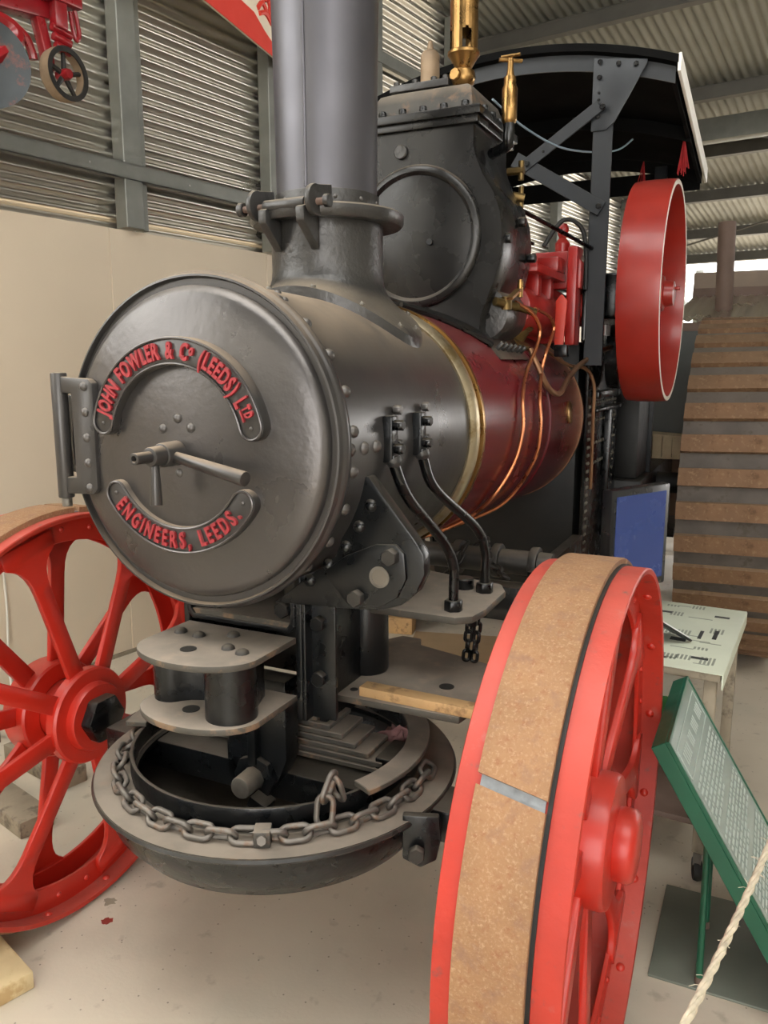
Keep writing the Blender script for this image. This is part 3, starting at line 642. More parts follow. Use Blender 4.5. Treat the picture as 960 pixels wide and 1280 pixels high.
# --- flywheel
FW = Vector((.592, 2.30, 1.896))
fly = MB().lathe([(.444, -.079), (.447, -.05), (.448, 0), (.447, .05), (.444, .079), (.424, .079), (.418, .05), (.416, 0), (.418, -.05), (.424, -.079)], (0, 0, 0), (1, 0, 0), 96, True).build('flywheel', 'red_fly', ENG, loc=FW)
MB().lathe([(.441, .0785), (.441, .0805), (.425, .0805), (.425, .0785)], (0, 0, 0), (1, 0, 0), 96, True).build('flywheel_edge_line', 'white_tape', fly)
MB().lathe([(.03, -.08), (.075, -.08), (.08, -.06), (.08, .02), (.07, .04), (.055, .045), (.05, .08), (.03, .085), (1e-4, .085)], (0, 0, 0), (1, 0, 0), 36).build('flywheel_hub', 'red_fly', fly, smooth=40)
MB().ring((-.03, 0, 0), (1, 0, 0), .06, .420, -.009, .009, 64).build('flywheel_web', 'red_fly', fly)
for k in range(0):
    a = 2*PI*k/5+.35; path = []
    for i in range(9):
        t = i/8; r = .07+.36*t; aa = a+.42*math.sin(PI*t*.5)*t
        path.append((.0, r*math.cos(aa), r*math.sin(aa)))
    MB().tube(path, [.034-.010*i/8 for i in range(9)], 10).build('spoke', 'red_fly', fly)
bolt(fly, (.083, .0, .02), (1, 0, 0), .008, .02, 'red_fly', 'key')
# --- canopy
cyf, cyb = 2.05, 3.36; cx0 = .03; chw = .640
def canz(x, y=2.05): return 2.812-.275*(x-cx0)**2-.09*(y-2.05)
nx = 24; m = MB(); vs = []
for t, yy in ((0, cyf), (0, cyb), (.028, cyb), (.028, cyf)):
    vs += [(cx0-chw+2*chw*i/nx, yy-.03*(1 if yy == cyf else -1), canz(cx0-chw+2*chw*i/nx, yy)+t) for i in range(nx+1)]
k = nx+1
m.add(vs, [(a*k+i, a*k+i+1, ((a+1) % 4)*k+i+1, ((a+1) % 4)*k+i) for a in range(4) for i in range(nx)]+[(0, k, 2*k, 3*k), (k-1, 4*k-1, 3*k-1, 2*k-1)])
m.build('canopy_roof', 'canopy_black', ENG, smooth=60)
for sx in (-1, 1):
    xe = cx0+sx*chw; ze = canz(xe)
    zb_ = canz(xe, cyb)
    MB().prism([(cyf-.03, ze-.03), (cyb+.03, zb_-.045), (cyb+.03, zb_+.03), (cyf-.03, ze+.034)], (xe-.003, 0, 0), (0, 1, 0), (0, 0, 1), .013).build('canopy_side_edge', 'canopy_edge', ENG, bevel=.003)
    MB().prism([(cyf+.04, ze-.045), (cyb, zb_-.05), (cyb, zb_), (cyf+.04, ze)], (xe-sx*.03, 0, 0), (0, 1, 0), (0, 0, 1), .016).build('canopy_side_rail', 'canopy_black', ENG)
def arc_beam(yc, name, mt='frame_grey'):
    m = MB(); vs = []
    for dz, dy in ((-.062, 0), (-.004, 0), (-.004, .03), (-.014, .03), (-.014, .008), (-.062, .008)):
        vs += [(cx0-chw+.012+2*(chw-.012)*i/nx, yc+dy, canz(cx0-chw+2*chw*i/nx, yc)+dz) for i in range(nx+1)]
    m.add(vs, [(a*k+i, a*k+i+1, ((a+1) % 6)*k+i+1, ((a+1) % 6)*k+i) for a in range(6) for i in range(nx)]+[tuple(a*k for a in range(6)), tuple(a*k+k-1 for a in range(5, -1, -1))])
    return m.build(name, mt, ENG, smooth=30)
fb = arc_beam(cyf, 'canopy_front_bow'); arc_beam(cyb-.04, 'canopy_rear_bow', 'canopy_black'); arc_beam(2.7, 'canopy_middle_bow', 'canopy_black')
MB().bx(cx0-chw+.02, cx0+chw-.02, cyb-.01, cyb, 2.50, 2.60).build('canopy_rear_valance', 'canopy_black', ENG)
for sx in (-1, 1):
    xp = cx0+sx*.372
    MB().bx(xp-.037, xp+.037, cyf-.012, cyf-.002, 1.60, canz(xp)-.05).bx(xp-.037*sx-.004, xp-.037*sx+.004, cyf-.002, cyf+.05, 1.60, canz(xp)-.05).build('canopy_post', 'frame_grey', ENG, bevel=.0015, seg=1)
    gs = MB().prism([(sx*-.045, -.0), (sx*.155, -.03), (sx*.155, -.045), (sx*.042, -.24), (sx*.012, -.265), (sx*-.045, -.265)], (xp, cyf-.012, canz(xp)-.012), (1, 0, 0), (0, 0, 1), .008).build('post_gusset', 'frame_grey', ENG, bevel=.002)
    for dx, dz in ((-.02, -.03), (.05, -.045), (.115, -.055), (-.02, -.085), (-.02, -.14), (-.02, -.165), (-.02, -.225)):
        bolt(gs, (xp+sx*dx, cyf-.02, canz(xp)+dz), (0, -1, 0), .010 if dz not in (-.14, -.165) else .006, .008 if dz not in (-.14, -.165) else .002, 'black_gloss')
    xa = cx0+sx*.055
    def strip(a, b, w, yo, nm):
        a = Vector((a[0], cyf+yo, a[1])); b = Vector((b[0], cyf+yo, b[1])); d = (b-a).normalized(); nn = Vector((-d.z, 0, d.x))
        L = (b-a).length
        MB().prism([(0, -w/2), (L, -w/2), (L, w/2), (0, w/2)], a, d, nn, .008).build(nm, 'frame_grey', ENG, bevel=.0015, seg=1)
    strip((xa, 2.385), (xp-sx*.012, 2.585), .046, -.028, 'canopy_brace')
    strip((xa-sx*.03, 2.425), (xp+sx*.012, 2.205), .058, -.022, 'canopy_brace')
    bolt(gs, (xp, cyf-.036, 2.578), (0, -1, 0), .012, .01, 'black_gloss'); bolt(gs, (xp, cyf-.028, 2.215), (0, -1, 0), .012, .01, 'black_gloss')
    bolt(gs, (xa+.025, cyf-.036, 2.40), (0, -1, 0), .012, .01, 'black_gloss'); bolt(gs, (xa+sx*.09, cyf-.036, 2.44), (0, -1, 0), .006, .004, 'black_gloss')
    MB().bx(cx0+sx*.43-.03, cx0+sx*.43+.03, cyb-.07, cyb-.03, 1.0, 2.62).build('canopy_post', 'frame_grey', ENG, bevel=.002)
tz = canz(.60)
def tassel(p, ln, nst):
    m = MB(); p = Vector(p)
    for i in range(nst):
        a = random.uniform(0, 2*PI); e = random.uniform(.01, .03); l = ln*random.uniform(.75, 1)
        m.tube([p, p+Vector((e*.5*math.cos(a), e*.5*math.sin(a), -l*.5)), p+Vector((e*math.cos(a), e*math.sin(a), -l))], .0022, 4)
    m.build('red_tassel', 'tassel_red', ENG)
tassel((.625, 2.75, canz(.625, 2.75)-.03), .17, 22); tassel((.40, 3.1, canz(.40, 3.1)-.07), .12, 10)
MB().tube(smooth_path([(.13, 1.5, 2.50), (.18, 1.75, 2.46), (.25, 2.1, 2.46), (.36, 2.5, 2.53), (.42, 2.62, 2.60)]), .004, 6).build('hanging_cable', 'wire_blue', ENG)
# --- tender, rear wheels, rear platform
MB().bx(-.5, .5, 2.9, 4.35, .55, 1.02).build('tender', 'black_deep', ENG, bevel=.015)
MB().bx(.34, .47, 2.95, 3.45, 1.02, 1.60).build('side_tank', 'black_deep', ENG, bevel=.015)
MB().bx(.05, .80, 4.33, 4.37, 1.02, 1.82).build('bunker_plate', 'grey_box', ENG, bevel=.005)
MB().bx(-.56, .56, 4.1, 4.6, .50, .56).build('footplate', 'black_deep', ENG, bevel=.005)
MB().cyl((-1.2, 3.575, .93), (1.2, 3.575, .93), .06, n=24).build('rear_axle', 'black_deep', ENG)
RW = .905; RX0, RX1 = .70, 1.16
def rear_wheel(sx):
    xc = sx*(RX0+RX1)/2; hw = (RX1-RX0)/2
    w_ = MB().lathe([(RW, -hw), (RW, hw), (RW-.02, hw), (RW-.02, -hw)], (0, 0, 0), (1, 0, 0), 96, True).build('rear_wheel', 'tread_grey', ENG, loc=(xc, 3.575, .93))
    st = MB(); n = 6; wd = .088; vs = []
    for j in range(n+1):
        x = -hw+2*hw*j/n; sk = .006*(j/n-.5)*2
        for c, r in ((-wd/2+sk, RW-.004), (-wd/2+sk+.004, RW+.024), (wd/2+sk-.004, RW+.024), (wd/2+sk, RW-.004)):
            an = c/RW; vs.append((x, r*math.sin(an), r*math.cos(an)))
    st.add(vs, [(j*4+q, j*4+(q+1) % 4, j*4+4+(q+1) % 4, j*4+4+q) for j in range(n) for q in range(4)]+[(0, 1, 2, 3), (n*4+3, n*4+2, n*4+1, n*4)])
    me = st.mesh('strake', 'strake_brown', smooth=30)
    for q in range(36):
        inst('strake', me, w_, rot=(2*PI*q/36, 0, 0))
    MB().lathe([(.06, -hw-.02), (.16, -hw-.02), (.17, -.1), (.14, 0), (.17, .1), (.16, hw+.03), (.08, hw+.05), (.06, hw+.05)], (0, 0, 0), (1, 0, 0), 32).build('hub', 'red_paint', w_)
    sp = MB()
    for q in range(12):
        a = 2*PI*q/12; s2 = 1 if q % 2 else -1
        d = Vector((0, math.cos(a), math.sin(a))); t = Vector((0, -math.sin(a), math.cos(a)))
        Rm = Matrix((Vector((1, 0, 0)), t, d)).transposed()
        MB().box(d*.52+Vector((s2*.1, 0, 0)), (.02, .09, .74), Rm).build('spoke', 'red_paint', w_, bevel=.004)
    return w_
rear_wheel(1); rear_wheel(-1)
# --- under the boiler: steering shaft with its chain, perch and cross beams
MB().cyl((-.42, 1.42, .90), (.42, 1.42, .90), .045, n=24).build('steering_barrel', 'bolt_dark', ENG, bevel=.004)
for x in (-.30, -.12, .05, .20, .34): MB().ring((x, 1.42, .90), (1, 0, 0), .03, .062, 0, .03, 28).build('barrel_collar', 'bolt_dark', ENG, bevel=.004)
MB().bx(-.45, .45, 1.22, 1.30, .74, .86).build('frame_cross_beam', 'black_gloss', ENG, bevel=.004)
for x in (-.1, 0, .1, .18, .26, .34): rivet(ENG, (x, 1.218, .80), (0, -1, 0), .012, .010, 'black_gloss')
MB().bx(-.4, -.36, 1.3, 2.0, .72, .9).build('side_frame', 'black_gloss', ENG); MB().bx(.36, .40, 1.3, 2.0, .72, .9).build('side_frame', 'black_gloss', ENG)
# chain link shared meshes
def link_mesh(L, W, r, m):
    pts = []; s = (L-W)/2; rr = W/2-r
    for i in range(9): a = -PI/2+PI*i/8; pts.append((s+rr*math.cos(a), rr*math.sin(a), 0))
    for i in range(9): a = PI/2+PI*i/8; pts.append((-s+rr*math.cos(a), rr*math.sin(a), 0))
    return MB().tube(pts, r, 8, closed=True).mesh('chain_link', m, smooth=60)
def lay_chain(parent, pts, me, pitch, roll0=.5, droll=PI/2, up=Vector((0, 0, 1))):
    P = [Vector(p) for p in pts]; d = [0]
    for a, b in zip(P, P[1:]): d.append(d[-1]+(b-a).length)
    n = int(d[-1]/pitch); out = []
    def at(s):
        for i in range(len(P)-1):
            if d[i+1] >= s or i == len(P)-2: return P[i].lerp(P[i+1], (s-d[i])/max(d[i+1]-d[i], 1e-6))
    for i in range(n):
        s = (i+.5)*pitch; a = at(max(0, s-pitch*.4)); b = at(min(d[-1], s+pitch*.4)); t = (b-a).normalized()
        q = up-t*up.dot(t); q = q.normalized() if q.length > 1e-3 else frame(t)[0]
        R = Matrix((t, q.cross(t), q)).transposed().to_4x4() @ Matrix.Rotation(roll0+i*droll+random.uniform(-.12, .12), 4, 'X')
        out.append(inst('chain_link', me, parent, M=Matrix.Translation(at(s)) @ R))
    return out
# --- perch bracket under the smokebox
pb = MB(); pb.bx(-.165, -.148, .13, .42, .80, 1.14).bx(.148, .165, .13, .42, .80, 1.14).bx(-.165, .165, .38, .42, .80, 1.14)
pb.build('perch_bracket', 'black_paint', ENG, bevel=.004)
U = [(-.15, 1.10), (-.15, 1.022), (-.135, 1.006), (.135, 1.006), (.15, 1.022), (.15, 1.10), (.138, 1.10), (.138, 1.03), (.128, 1.018), (-.128, 1.018), (-.138, 1.03), (-.138, 1.10)]
MB().prism(U, (0, .125, 0), (1, 0, 0), (0, 0, 1), -.09).build('channel_strap', 'black_paint', ENG, bevel=.002)
MB().bx(-.137, .137, .13, .40, 1.018, 1.03).build('perch_shelf', 'dusty_plate', ENG)
MB().cyl((.085, .26, 1.03), (.085, .26, 1.10), .04, n=20).build('perch_spacer', 'dusty_plate', ENG, bevel=.004)
bolt(ENG, (.12, .135, 1.06), (0, -1, 0), .02, .02, 'black_paint')
ap = MB().bx(.165, .175, .13, .42, .80, 1.10).bx(.165, .235, .16, .172, .80, 1.10).build('angle_plate', 'black_paint', ENG, bevel=.003)
for zz in (1.03, .90): bolt(ap, (.197, .16, zz), (0, -1, 0), .019, .02, 'black_paint')
# tow hitch: two plates with an S-shaped casting between them
def dplate():
    pts = [(-.145, .125)]
    for i in range(25):
        a = PI+PI*i/24; pts.append((.003+.152*math.cos(a), -.025+.098*math.sin(a)))
    return pts+[(.155, .125)]
tp = MB().prism(dplate(), (0, 0, .985), (1, 0, 0), (0, 1, 0), .015).build('hitch_top_plate', 'dusty_plate', ENG, bevel=.003)
for x, yy in ((-.105, .045), (-.05, .04), (.02, .075), (.06, .0), (.105, -.012)): rivet(tp, (x, yy, 1.0), (0, 0, 1), .016, .012, 'bolt_dark')
MB().cyl((-.015, -.04, .9995), (-.015, -.04, 1.0012), .018, n=24).build('pin_hole', 'black_deep', tp)
lp = MB().prism(dplate(), (0, 0, .848), (1, 0, 0), (0, 1, 0), .015).build('hitch_bottom_plate', 'dusty_plate', ENG, bevel=.003)
MB().cyl((-.015, -.04, .8625), (-.015, -.04, .8642), .019, n=24).build('pin_hole', 'black_deep', lp)
s1 = arcpts(.085, -.03, .055, D(-150), D(90), 14); s2 = [(.085, .03), (-.02, .06)]
Sp = [(-.14, .06)]+arcpts(-.10, .005, .042, D(150), D(330), 12)+[(-.045, .0), (-.01, .015), (.02, .005)]+arcpts(.085, -.028, .056, D(190), D(420), 16)+[(.09, .09), (-.13, .09)]
MB().prism(Sp, (0, 0, .862), (1, 0, 0), (0, 1, 0), .124).build('hitch_casting', 'black_paint', ENG, smooth=40)
# fork and pivot pin
MB().prism([(-.085, .86), (-.085, .66), (-.06, .60), (-.03, .555), (.03, .555), (.06, .60), (.085, .66), (.085, .86)], (0, .18, 0), (1, 0, 0), (0, 0, 1), -.06).build('pivot_fork', 'black_paint', ENG, bevel=.004)
MB().bx(-.012, .012, .155, .185, .64, .85).build('fork_rib', 'black_paint', ENG, bevel=.004)
MB().lathe([(.03, 0), (.058, 0), (.058, -.018), (.03, -.018)], (0, .18, .605), (0, 1, 0), 8, True).build('pivot_washer', 'black_paint', ENG, bevel=.003)
MB().cyl((0, .17, .605), (0, .105, .605), .029, .027, 24).build('pivot_pin', 'bolt_dull', ENG, bevel=.004)
MB().box((.03, .15, .555), (.05, .05, .03), Matrix.Rotation(.4, 3, 'Y')).build('locking_plate', 'black_paint', ENG, bevel=.004)
# triangular side brackets
SBP = [(.10, 1.075), (.335, 1.088), (.375, 1.095), (.415, 1.11), (.448, 1.14), (.466, 1.18), (.464, 1.222), (.445, 1.25), (.34, 1.375), (.325, 1.375), (.26, 1.20)]
for sx in (1,):
    sbk = MB().prism([(sx*x, z) for x, z in SBP], (0, .12, 0), (1, 0, 0), (0, 0, 1), -.035).build('smokebox_bracket', 'black_paint', ENG, bevel=.004)
    pad = [(.235, 1.165), (.29, 1.205), (.36, 1.236), (.405, 1.24), (.425, 1.222), (.43, 1.17), (.41, 1.128), (.375, 1.105), (.33, 1.098), (.29, 1.10)]
    MB().prism([(sx*x, z) for x, z in pad], (0, .121, 0), (1, 0, 0), (0, 0, 1), .012).build('bracket_pad', 'black_paint', sbk, bevel=.004)
    for x, z in ((.345, 1.315), (.318, 1.268), (.286, 1.222), (.243, 1.178), (.196, 1.138)): rivet(sbk, (sx*x, .12, z), (0, -1, 0), .0145, .011, 'black_paint')
    bolt(sbk, (sx*.398, .11, 1.215), (0, -1, 0), .019, .02, 'bolt_dark'); bolt(sbk, (sx*.318, .11, 1.118), (0, -1, 0), .019, .02, 'bolt_dark')
    MB().ring((sx*.370, .1085, 1.168), (0, -1, 0), .017, .023, -.0, .002, 28).build('hole_rim', 'bolt_dull', sbk)
    MB().cyl((sx*.370, .1095, 1.168), (sx*.370, .1075, 1.168), .0175, n=24).build('bolt_hole', 'hole_tan', sbk)
# right-hand outrigger plates, stays and post
UP = [(.20, .40), (.43, .40), (.465, .43), (.475, .50), (.47, .68), (.44, .74), (.20, .80)]
upp = MB().prism(UP, (0, 0, .985), (1, 0, 0), (0, 1, 0), .02).build('stay_plate', 'dusty_plate', ENG, bevel=.005)
bolt(upp, (.36, .66, 1.004), (0, 0, 1), .026, .03, 'black_paint', 'bolt', 16)
bolt(upp, (.44, .50, .986), (0, 0, -1), .014, .03, 'black_paint')
for (ya, yb, xb) in ((.215, .455, .405), (.372, .645, .422)):
    p0 = Vector((.352, ya, 1.41))
    MB().tube(smooth_path([p0+Vector((0, 0, .0)), p0+Vector((.004, .004, -.03)), p0+Vector((.02, .04, -.10)), Vector((xb-.012, yb-.05, 1.19)), Vector((xb, yb-.005, 1.12)), Vector((xb, yb, 1.06)), Vector((xb, yb, 1.0))]), .0125, 12).build('stay_rod', 'black_gloss', ENG)
    bolt(upp, (xb, yb, 1.004), (0, 0, 1), .024, .028, 'black_paint')
    st = MB().box((.345, ya, 1.445), (.022, .034, .10)).build('stay_clamp', 'black_paint', ENG, bevel=.003)
    for zz in (1.475, 1.425): bolt(st, (.356, ya, zz), (1, 0, 0), .012, .02, 'black_gloss')
    MB().dome((.352, ya, 1.40), (.6, 0, -.8), .018, .02, 12, 3).build('clamp_eye', 'neck_grey', st)
    bolt(smokebox, (.335, ya+.045, 1.505), (1, 0, 0), .0115, .016, 'rivet_grey')
    bolt(smokebox, (.336, ya+.05, 1.43), (1, 0, 0), .011, .014, 'black_paint'); bolt(smokebox, (.336, ya+.05, 1.40), (1, 0, 0), .011, .014, 'black_paint')
LP = [(.09, .268), (.49, .275), (.50, .33), (.47, .62), (.22, .69), (.20, .74), (.14, .74), (.105, .68)]
low = MB().prism(LP, (0, 0, .795), (1, 0, 0), (0, 1, 0), .018).build('outrigger_plate', 'dusty_plate', ENG, bevel=.004)
MB().bx(.108, .13, .30, .70, .70, .80).build('plate_web', 'black_paint', ENG, bevel=.004)
MB().cyl((.40, .43, .8125), (.40, .43, .8142), .019, n=24).build('bolt_hole', 'black_deep', low)
for x in (.155, .20): MB().cyl((x, .315, .8125), (x, .315, .8142), .010, n=16).build('bolt_hole', 'black_deep', low)
MB().cyl((.165, .455, .812), (.165, .455, 1.09), .058, .056, 28).build('support_post', 'black_paint', ENG, bevel=.008)
# --- steering bowl on the axle, with its ring
BC = Vector((0, .277, 0))
bowl = MB().lathe([(.352, .612), (.452, .612), (.456, .606), (.452, .600), (.436, .598), (.430, .57), (.412, .525), (.375, .48), (.31, .445), (.2, .425), (1e-4, .415), (1e-4, .427), (.19, .437), (.30, .457), (.36, .49), (.395, .53), (.41, .575), (.40, .596), (.352, .598)], BC, (0, 0, 1), 96, True).build('steering_bowl', 'black_paint', ENG, smooth=40)
MB().ring(BC, (0, 0, 1), .362, .450, .6125, .6145, 96).build('bowl_flange', 'dusty_flange', bowl)
fr = frame((0, 0, 1))                                      # angle zero of lathe -> u
def wang(deg):                                             # world angle (deg, from +x) -> lathe angle
    d = Vector((math.cos(D(deg)), math.sin(D(deg)), 0)); return math.atan2(d.dot(fr[1]), d.dot(fr[0]))
RC = BC+Vector((-.022, .018, 0))
MB().ring(RC, (0, 0, 1), .352, .361, .61, .658, 96).build('bowl_upstand', 'black_paint', ENG, bevel=.002)
def arc_cover(a, b, nm):
    A0 = wang(a); A1 = A0+D(b-a)
    MB().ring(RC, (0, 0, 1), .345, .402, .662, .676, 24, A0, A1).build(nm, 'dusty_plate', ENG, bevel=.002, seg=1)
arc_cover(-26, 50, 'ring_cover'); arc_cover(150, 200, 'ring_cover')
MB().bx(-.53, .53, .215, .335, .53, .608).build('front_axle_beam', 'black_paint', ENG, bevel=.006)
for sx in (-1, 1):
    MB().cyl((sx*.58, .277, .598), (sx*.66, .277, .598), .072, .070, 6).build('axle_collar', 'black_gloss', ENG, bevel=.008)
    MB().cyl((sx*.60, .277, .598), (sx*.84, .277, .598), .045, n=24).build('axle_arm', 'black_gloss', ENG)
for k in range(7):                                        # leaf spring
    L = .325-.036*k; z = .625+k*.0175
    MB().box((0, .345+.0, z), (2*L, .115, .0135)).build('spring_leaf', 'dusty_flange' if k % 2 else 'dusty_plate', ENG, bevel=.002, seg=1)
MB().bx(.27, .32, .29, .40, .60, .66).build('spring_end_bracket', 'black_paint', ENG, bevel=.003)
MB().bx(-.115, -.085, .215, .228, .56, .66).build('spring_clip', 'black_paint', ENG, bevel=.002)
lg = MB().prism([(-.04, -.05), (.0, -.07), (.035, -.05), (.045, .0), (.04, .055), (-.04, .055)], (.445, .165, .572), (.94, .34, 0), (0, 0, 1), .02).build('bowl_lug', 'black_paint', ENG, bevel=.004)
bolt(lg, Vector((.44, .155, .545))+Vector((.34, -.94, 0))*.02, (.34, -.94, 0), .02, .018, 'bolt_dark')
# --- front wheels
RR, HW = .590, .1023
def front_wheel(sx, spin):
    root = MB().lathe([(RR, -HW), (RR, HW), (RR-.003, HW+.002), (RR-.013, HW), (RR-.013, -HW), (RR-.003, -HW-.002)], (0, 0, 0), (1, 0, 0), 128, True)
    w_ = root.build('front_wheel', 'red_worn', ENG, loc=(sx*.7645, .277, .598))
    o = 1 if sx > 0 else -1
    ba, bb = (-HW+.036, HW-.052) if sx > 0 else (-HW+.052, HW-.036)
    nseg = 5
    for q in range(nseg):                                  # rusty tyre plates with an open slanting joint
        a0 = spin+2*PI*q/nseg; a1 = spin+2*PI*(q+1)/nseg-.030; n = 30; m = MB(); vs = []
        for i in range(n+1):
            for x, r in ((ba, RR-.001), (ba, RR+.0145), (ba+.003, RR+.0165), (bb-.003, RR+.0165), (bb, RR+.0145), (bb, RR-.001)):
                a = a0+(a1-a0)*i/n+(x-ba)/(bb-ba)*.035*sx
                vs.append((x, r*math.cos(a), r*math.sin(a)))
        m.add(vs, [(i*6+j, i*6+(j+1) % 6, i*6+6+(j+1) % 6, i*6+6+j) for i in range(n) for j in range(6)]+[(0, 1, 2, 3, 4, 5), tuple(n*6+j for j in range(5, -1, -1))])
        m.build('tyre_plate', 'rust_tread', w_, smooth=40)
    MB().lathe([(RR+.003, ba+.004), (RR+.003, bb-.004), (RR-.002, bb-.004), (RR-.002, ba+.004)], (0, 0, 0), (1, 0, 0), 96, True).build('tyre_joint_strip', 'gap_grey', w_)
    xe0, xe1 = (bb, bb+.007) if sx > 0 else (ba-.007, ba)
    MB().lathe([(RR+.004, xe0), (RR+.004, xe1), (RR-.002, xe1), (RR-.002, xe0)], (0, 0, 0), (1, 0, 0), 96, True).build('edge_shadow_paint', 'black_deep', w_)  # black ring paints in the plate edge's shadow line and its dark paint
    for xr in (-.046, .046):                               # the two T rings inside the rim
        MB().ring((xr, 0, 0), (1, 0, 0), .508, RR-.010, -.006, .006, 96).build('felloe_ring', 'red_paint', w_, bevel=.002, seg=1)
        for q in range(32):
            a = 2*PI*q/32
            rivet(w_, (xr+.006*(1 if xr > 0 else -1), .545*math.cos(a), .545*math.sin(a)), (1 if xr > 0 else -1, 0, 0), .009, .007, 'red_paint')
    for xr in (-HW*.72, HW*.72):
        for q in range(16):
            a = 2*PI*q/16+.1
            rivet(w_, (xr, (RR-.013)*math.cos(a), (RR-.013)*math.sin(a)), (0, -math.cos(a), -math.sin(a)), .012, .008, 'red_paint')
    # spokes: flat bars with splayed feet, one set to each hub flange
    for side in (-1, 1):
        for q in range(8):
            a = D(76+45*q)+(0 if side*sx < 0 else D(22.5))
            d = Vector((0, -math.cos(a)*1.0, math.sin(a))); t = Vector((1, 0, 0)).cross(d)
            xi, xo = (side*.105, side*.058) if side*sx < 0 else (side*.030, side*.052)
            n = 10; m = MB(); vs = []
            secs = [(.10, .027), (.25, .0255), (.40, .0255), (.43, .028), (.455, .035), (.475, .046), (.49, .062), (.50, .080), (.515, .088), (.55, .088)]
            for r, hwid in secs:
                x = xi+(xo-xi)*min(1, (r-.10)/.40)
                for s0, s1 in ((-1, -1), (1, -1), (1, 1), (-1, 1)):
                    vs.append(d*r+t*hwid*s0+Vector((x+.0085*s1, 0, 0)))
            m.add(vs, [(i*4+j, i*4+(j+1) % 4, i*4+4+(j+1) % 4, i*4+4+j) for i in range(len(secs)-1) for j in range(4)]+[(0, 1, 2, 3), tuple(len(secs)*4-4+j for j in (3, 2, 1, 0))])
            m.build('spoke', 'red_paint', w_, bevel=.002, seg=1, smooth=45)
    # hub: barrel, two flanges, cap on the outside
    MB().lathe([(.05, -.15), (.095, -.15), (.10, -.14), (.10, -.125), (.135, -.125), (.14, -.118), (.14, -.092), (.135, -.085), (.092, -.08), (.088, 0), (.092, -.012), (.138, -.006), (.143, .0), (.143, .072), (.138, .082), (.12, .086), (.08, .087), (.05, .088)], (0, 0, 0), (sx, 0, 0), 48).build('hub', 'red_paint', w_, smooth=35)
    MB().lathe([(.074, .08), (.077, .09), (.077, .118), (.070, .128), (.05, .132), (1e-4, .133)], (0, 0, 0), (sx, 0, 0), 40).build('hub_cap', 'red_paint', w_, smooth=50)
    MB().tube([(side_x, .02, .12) for side_x in (.0, .01)], .01, 8).build('oil_plug', 'red_paint', w_)
    return w_
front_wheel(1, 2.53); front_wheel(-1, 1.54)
# ================================================================== LOOSE THINGS ON AND AROUND THE ENGINE
big = link_mesh(.078, .047, .0066, 'chain_steel')
CR = .392
chn = thing('chain', 'heavy steel chain laid round the flange of the black steering bowl', 'chain', (BC.x, BC.y, .6145))
def crel(deg, r=CR, z=.016): return Vector((r*math.cos(D(deg)), r*math.sin(D(deg)), z))
lay_chain(chn, [crel(166+i*4) for i in range(54)], big, .0525, .62, PI/2)
lay_chain(chn, [crel(317, .392, .03), crel(317.5, .388, .06), crel(318.5, .38, .09), crel(321, .372, .115), crel(323, .366, .09), crel(324, .36, .055)], big, .05, .3, PI/2)
cb = MB().box(crel(298, .394, .018), (.036, .040, .036), Matrix.Rotation(.47, 3, 'Z')).build('shackle_block', 'dusty_flange', chn, bevel=.003)
bolt(cb, crel(298, .413, .02), (.46, -.85, .2), .012, .010, 'chain_steel')
small = link_mesh(.040, .027, .0050, 'black_gloss')
hc2 = thing('steering_chain', 'thin black chain hanging from the stay plate to the outrigger plate', 'chain', (.40, .60, .813))
for dx in (-.011, .011): lay_chain(hc2, [(.012+dx, 0, .170), (.006+dx, .003, .085), (dx, 0, .004)], small, .0265, .3+dx*30, PI/2)
hc3 = thing('steering_chain', 'black chain wound over the steering barrel beneath the maroon boiler', 'chain', (.18, 1.42, .80))
med = link_mesh(.06, .038, .006, 'iron_black')
lay_chain(hc3, [(.16, -.30, .12), (.08, -.22, .14), (.03, -.12, .165), (.0, -.03, .175), (-.03, .03, .172), (-.09, .06, .1), (-.13, .06, .03)], med, .042, .4, PI/2)
hc4 = thing('steering_chain', 'black chain hanging in front of the steering barrel under the boiler', 'chain', (.02, 1.34, .80))
lay_chain(hc4, [(.10, .02, .17), (.07, -.01, .10), (.03, -.01, .04), (-.04, .0, .02), (-.12, .01, .05), (-.2, .02, .12)], med, .042, .4, PI/2)
# wooden strip lying on the outrigger plate
ws = MB().box((.0, 0, .012), (.40, .042, .024)).build('wooden_strip', 'wood_strip', None, bevel=.002, loc=(.43, .300, .8132), rot=(0, 0, -.03))
tag(ws, 'thin bare wooden strip lying on the outrigger plate beside the front wheel', 'wood strip')
# crumpled rag in the bowl
m = MB(); R_ = random.Random(3); vs = []; n1, n2 = 18, 10
for i in range(n2+1):
    for j in range(n1):
        th = PI*i/n2; ph = 2*PI*j/n1; r = 1+.28*math.sin(5*ph+3*th)+.2*math.sin(9*th+2*ph)+R_.uniform(-.12, .12)
        vs.append((.066*r*math.sin(th)*math.cos(ph), .05*r*math.sin(th)*math.sin(ph), .04+.04*r*math.cos(th)))
m.add(vs, [(i*n1+j, i*n1+(j+1) % n1, (i+1)*n1+(j+1) % n1, (i+1)*n1+j) for i in range(n2) for j in range(n1)])
rag = m.build('rag', 'rag_pink', None, smooth=70, loc=(.262, .455, .575)); tag(rag, 'crumpled dusty pink rag stuffed behind the leaf spring in the bowl', 'rag')
# torn sheet of paper in the bowl
pp = MB().add([(-.07, -.05, .004), (.05, -.07, .006), (.09, .03, .035), (.01, .06, .02), (-.05, .03, .012)], [(0, 1, 2, 3, 4)]).build('paper_scrap', 'white_tape', None, loc=(.06, .05, .487), rot=(0, 0, .4)); tag(pp, 'torn dusty paper scrap lying in the bottom of the bowl', 'paper')
mo = pp.modifiers.new('thick', 'SOLIDIFY'); mo.thickness = .0015
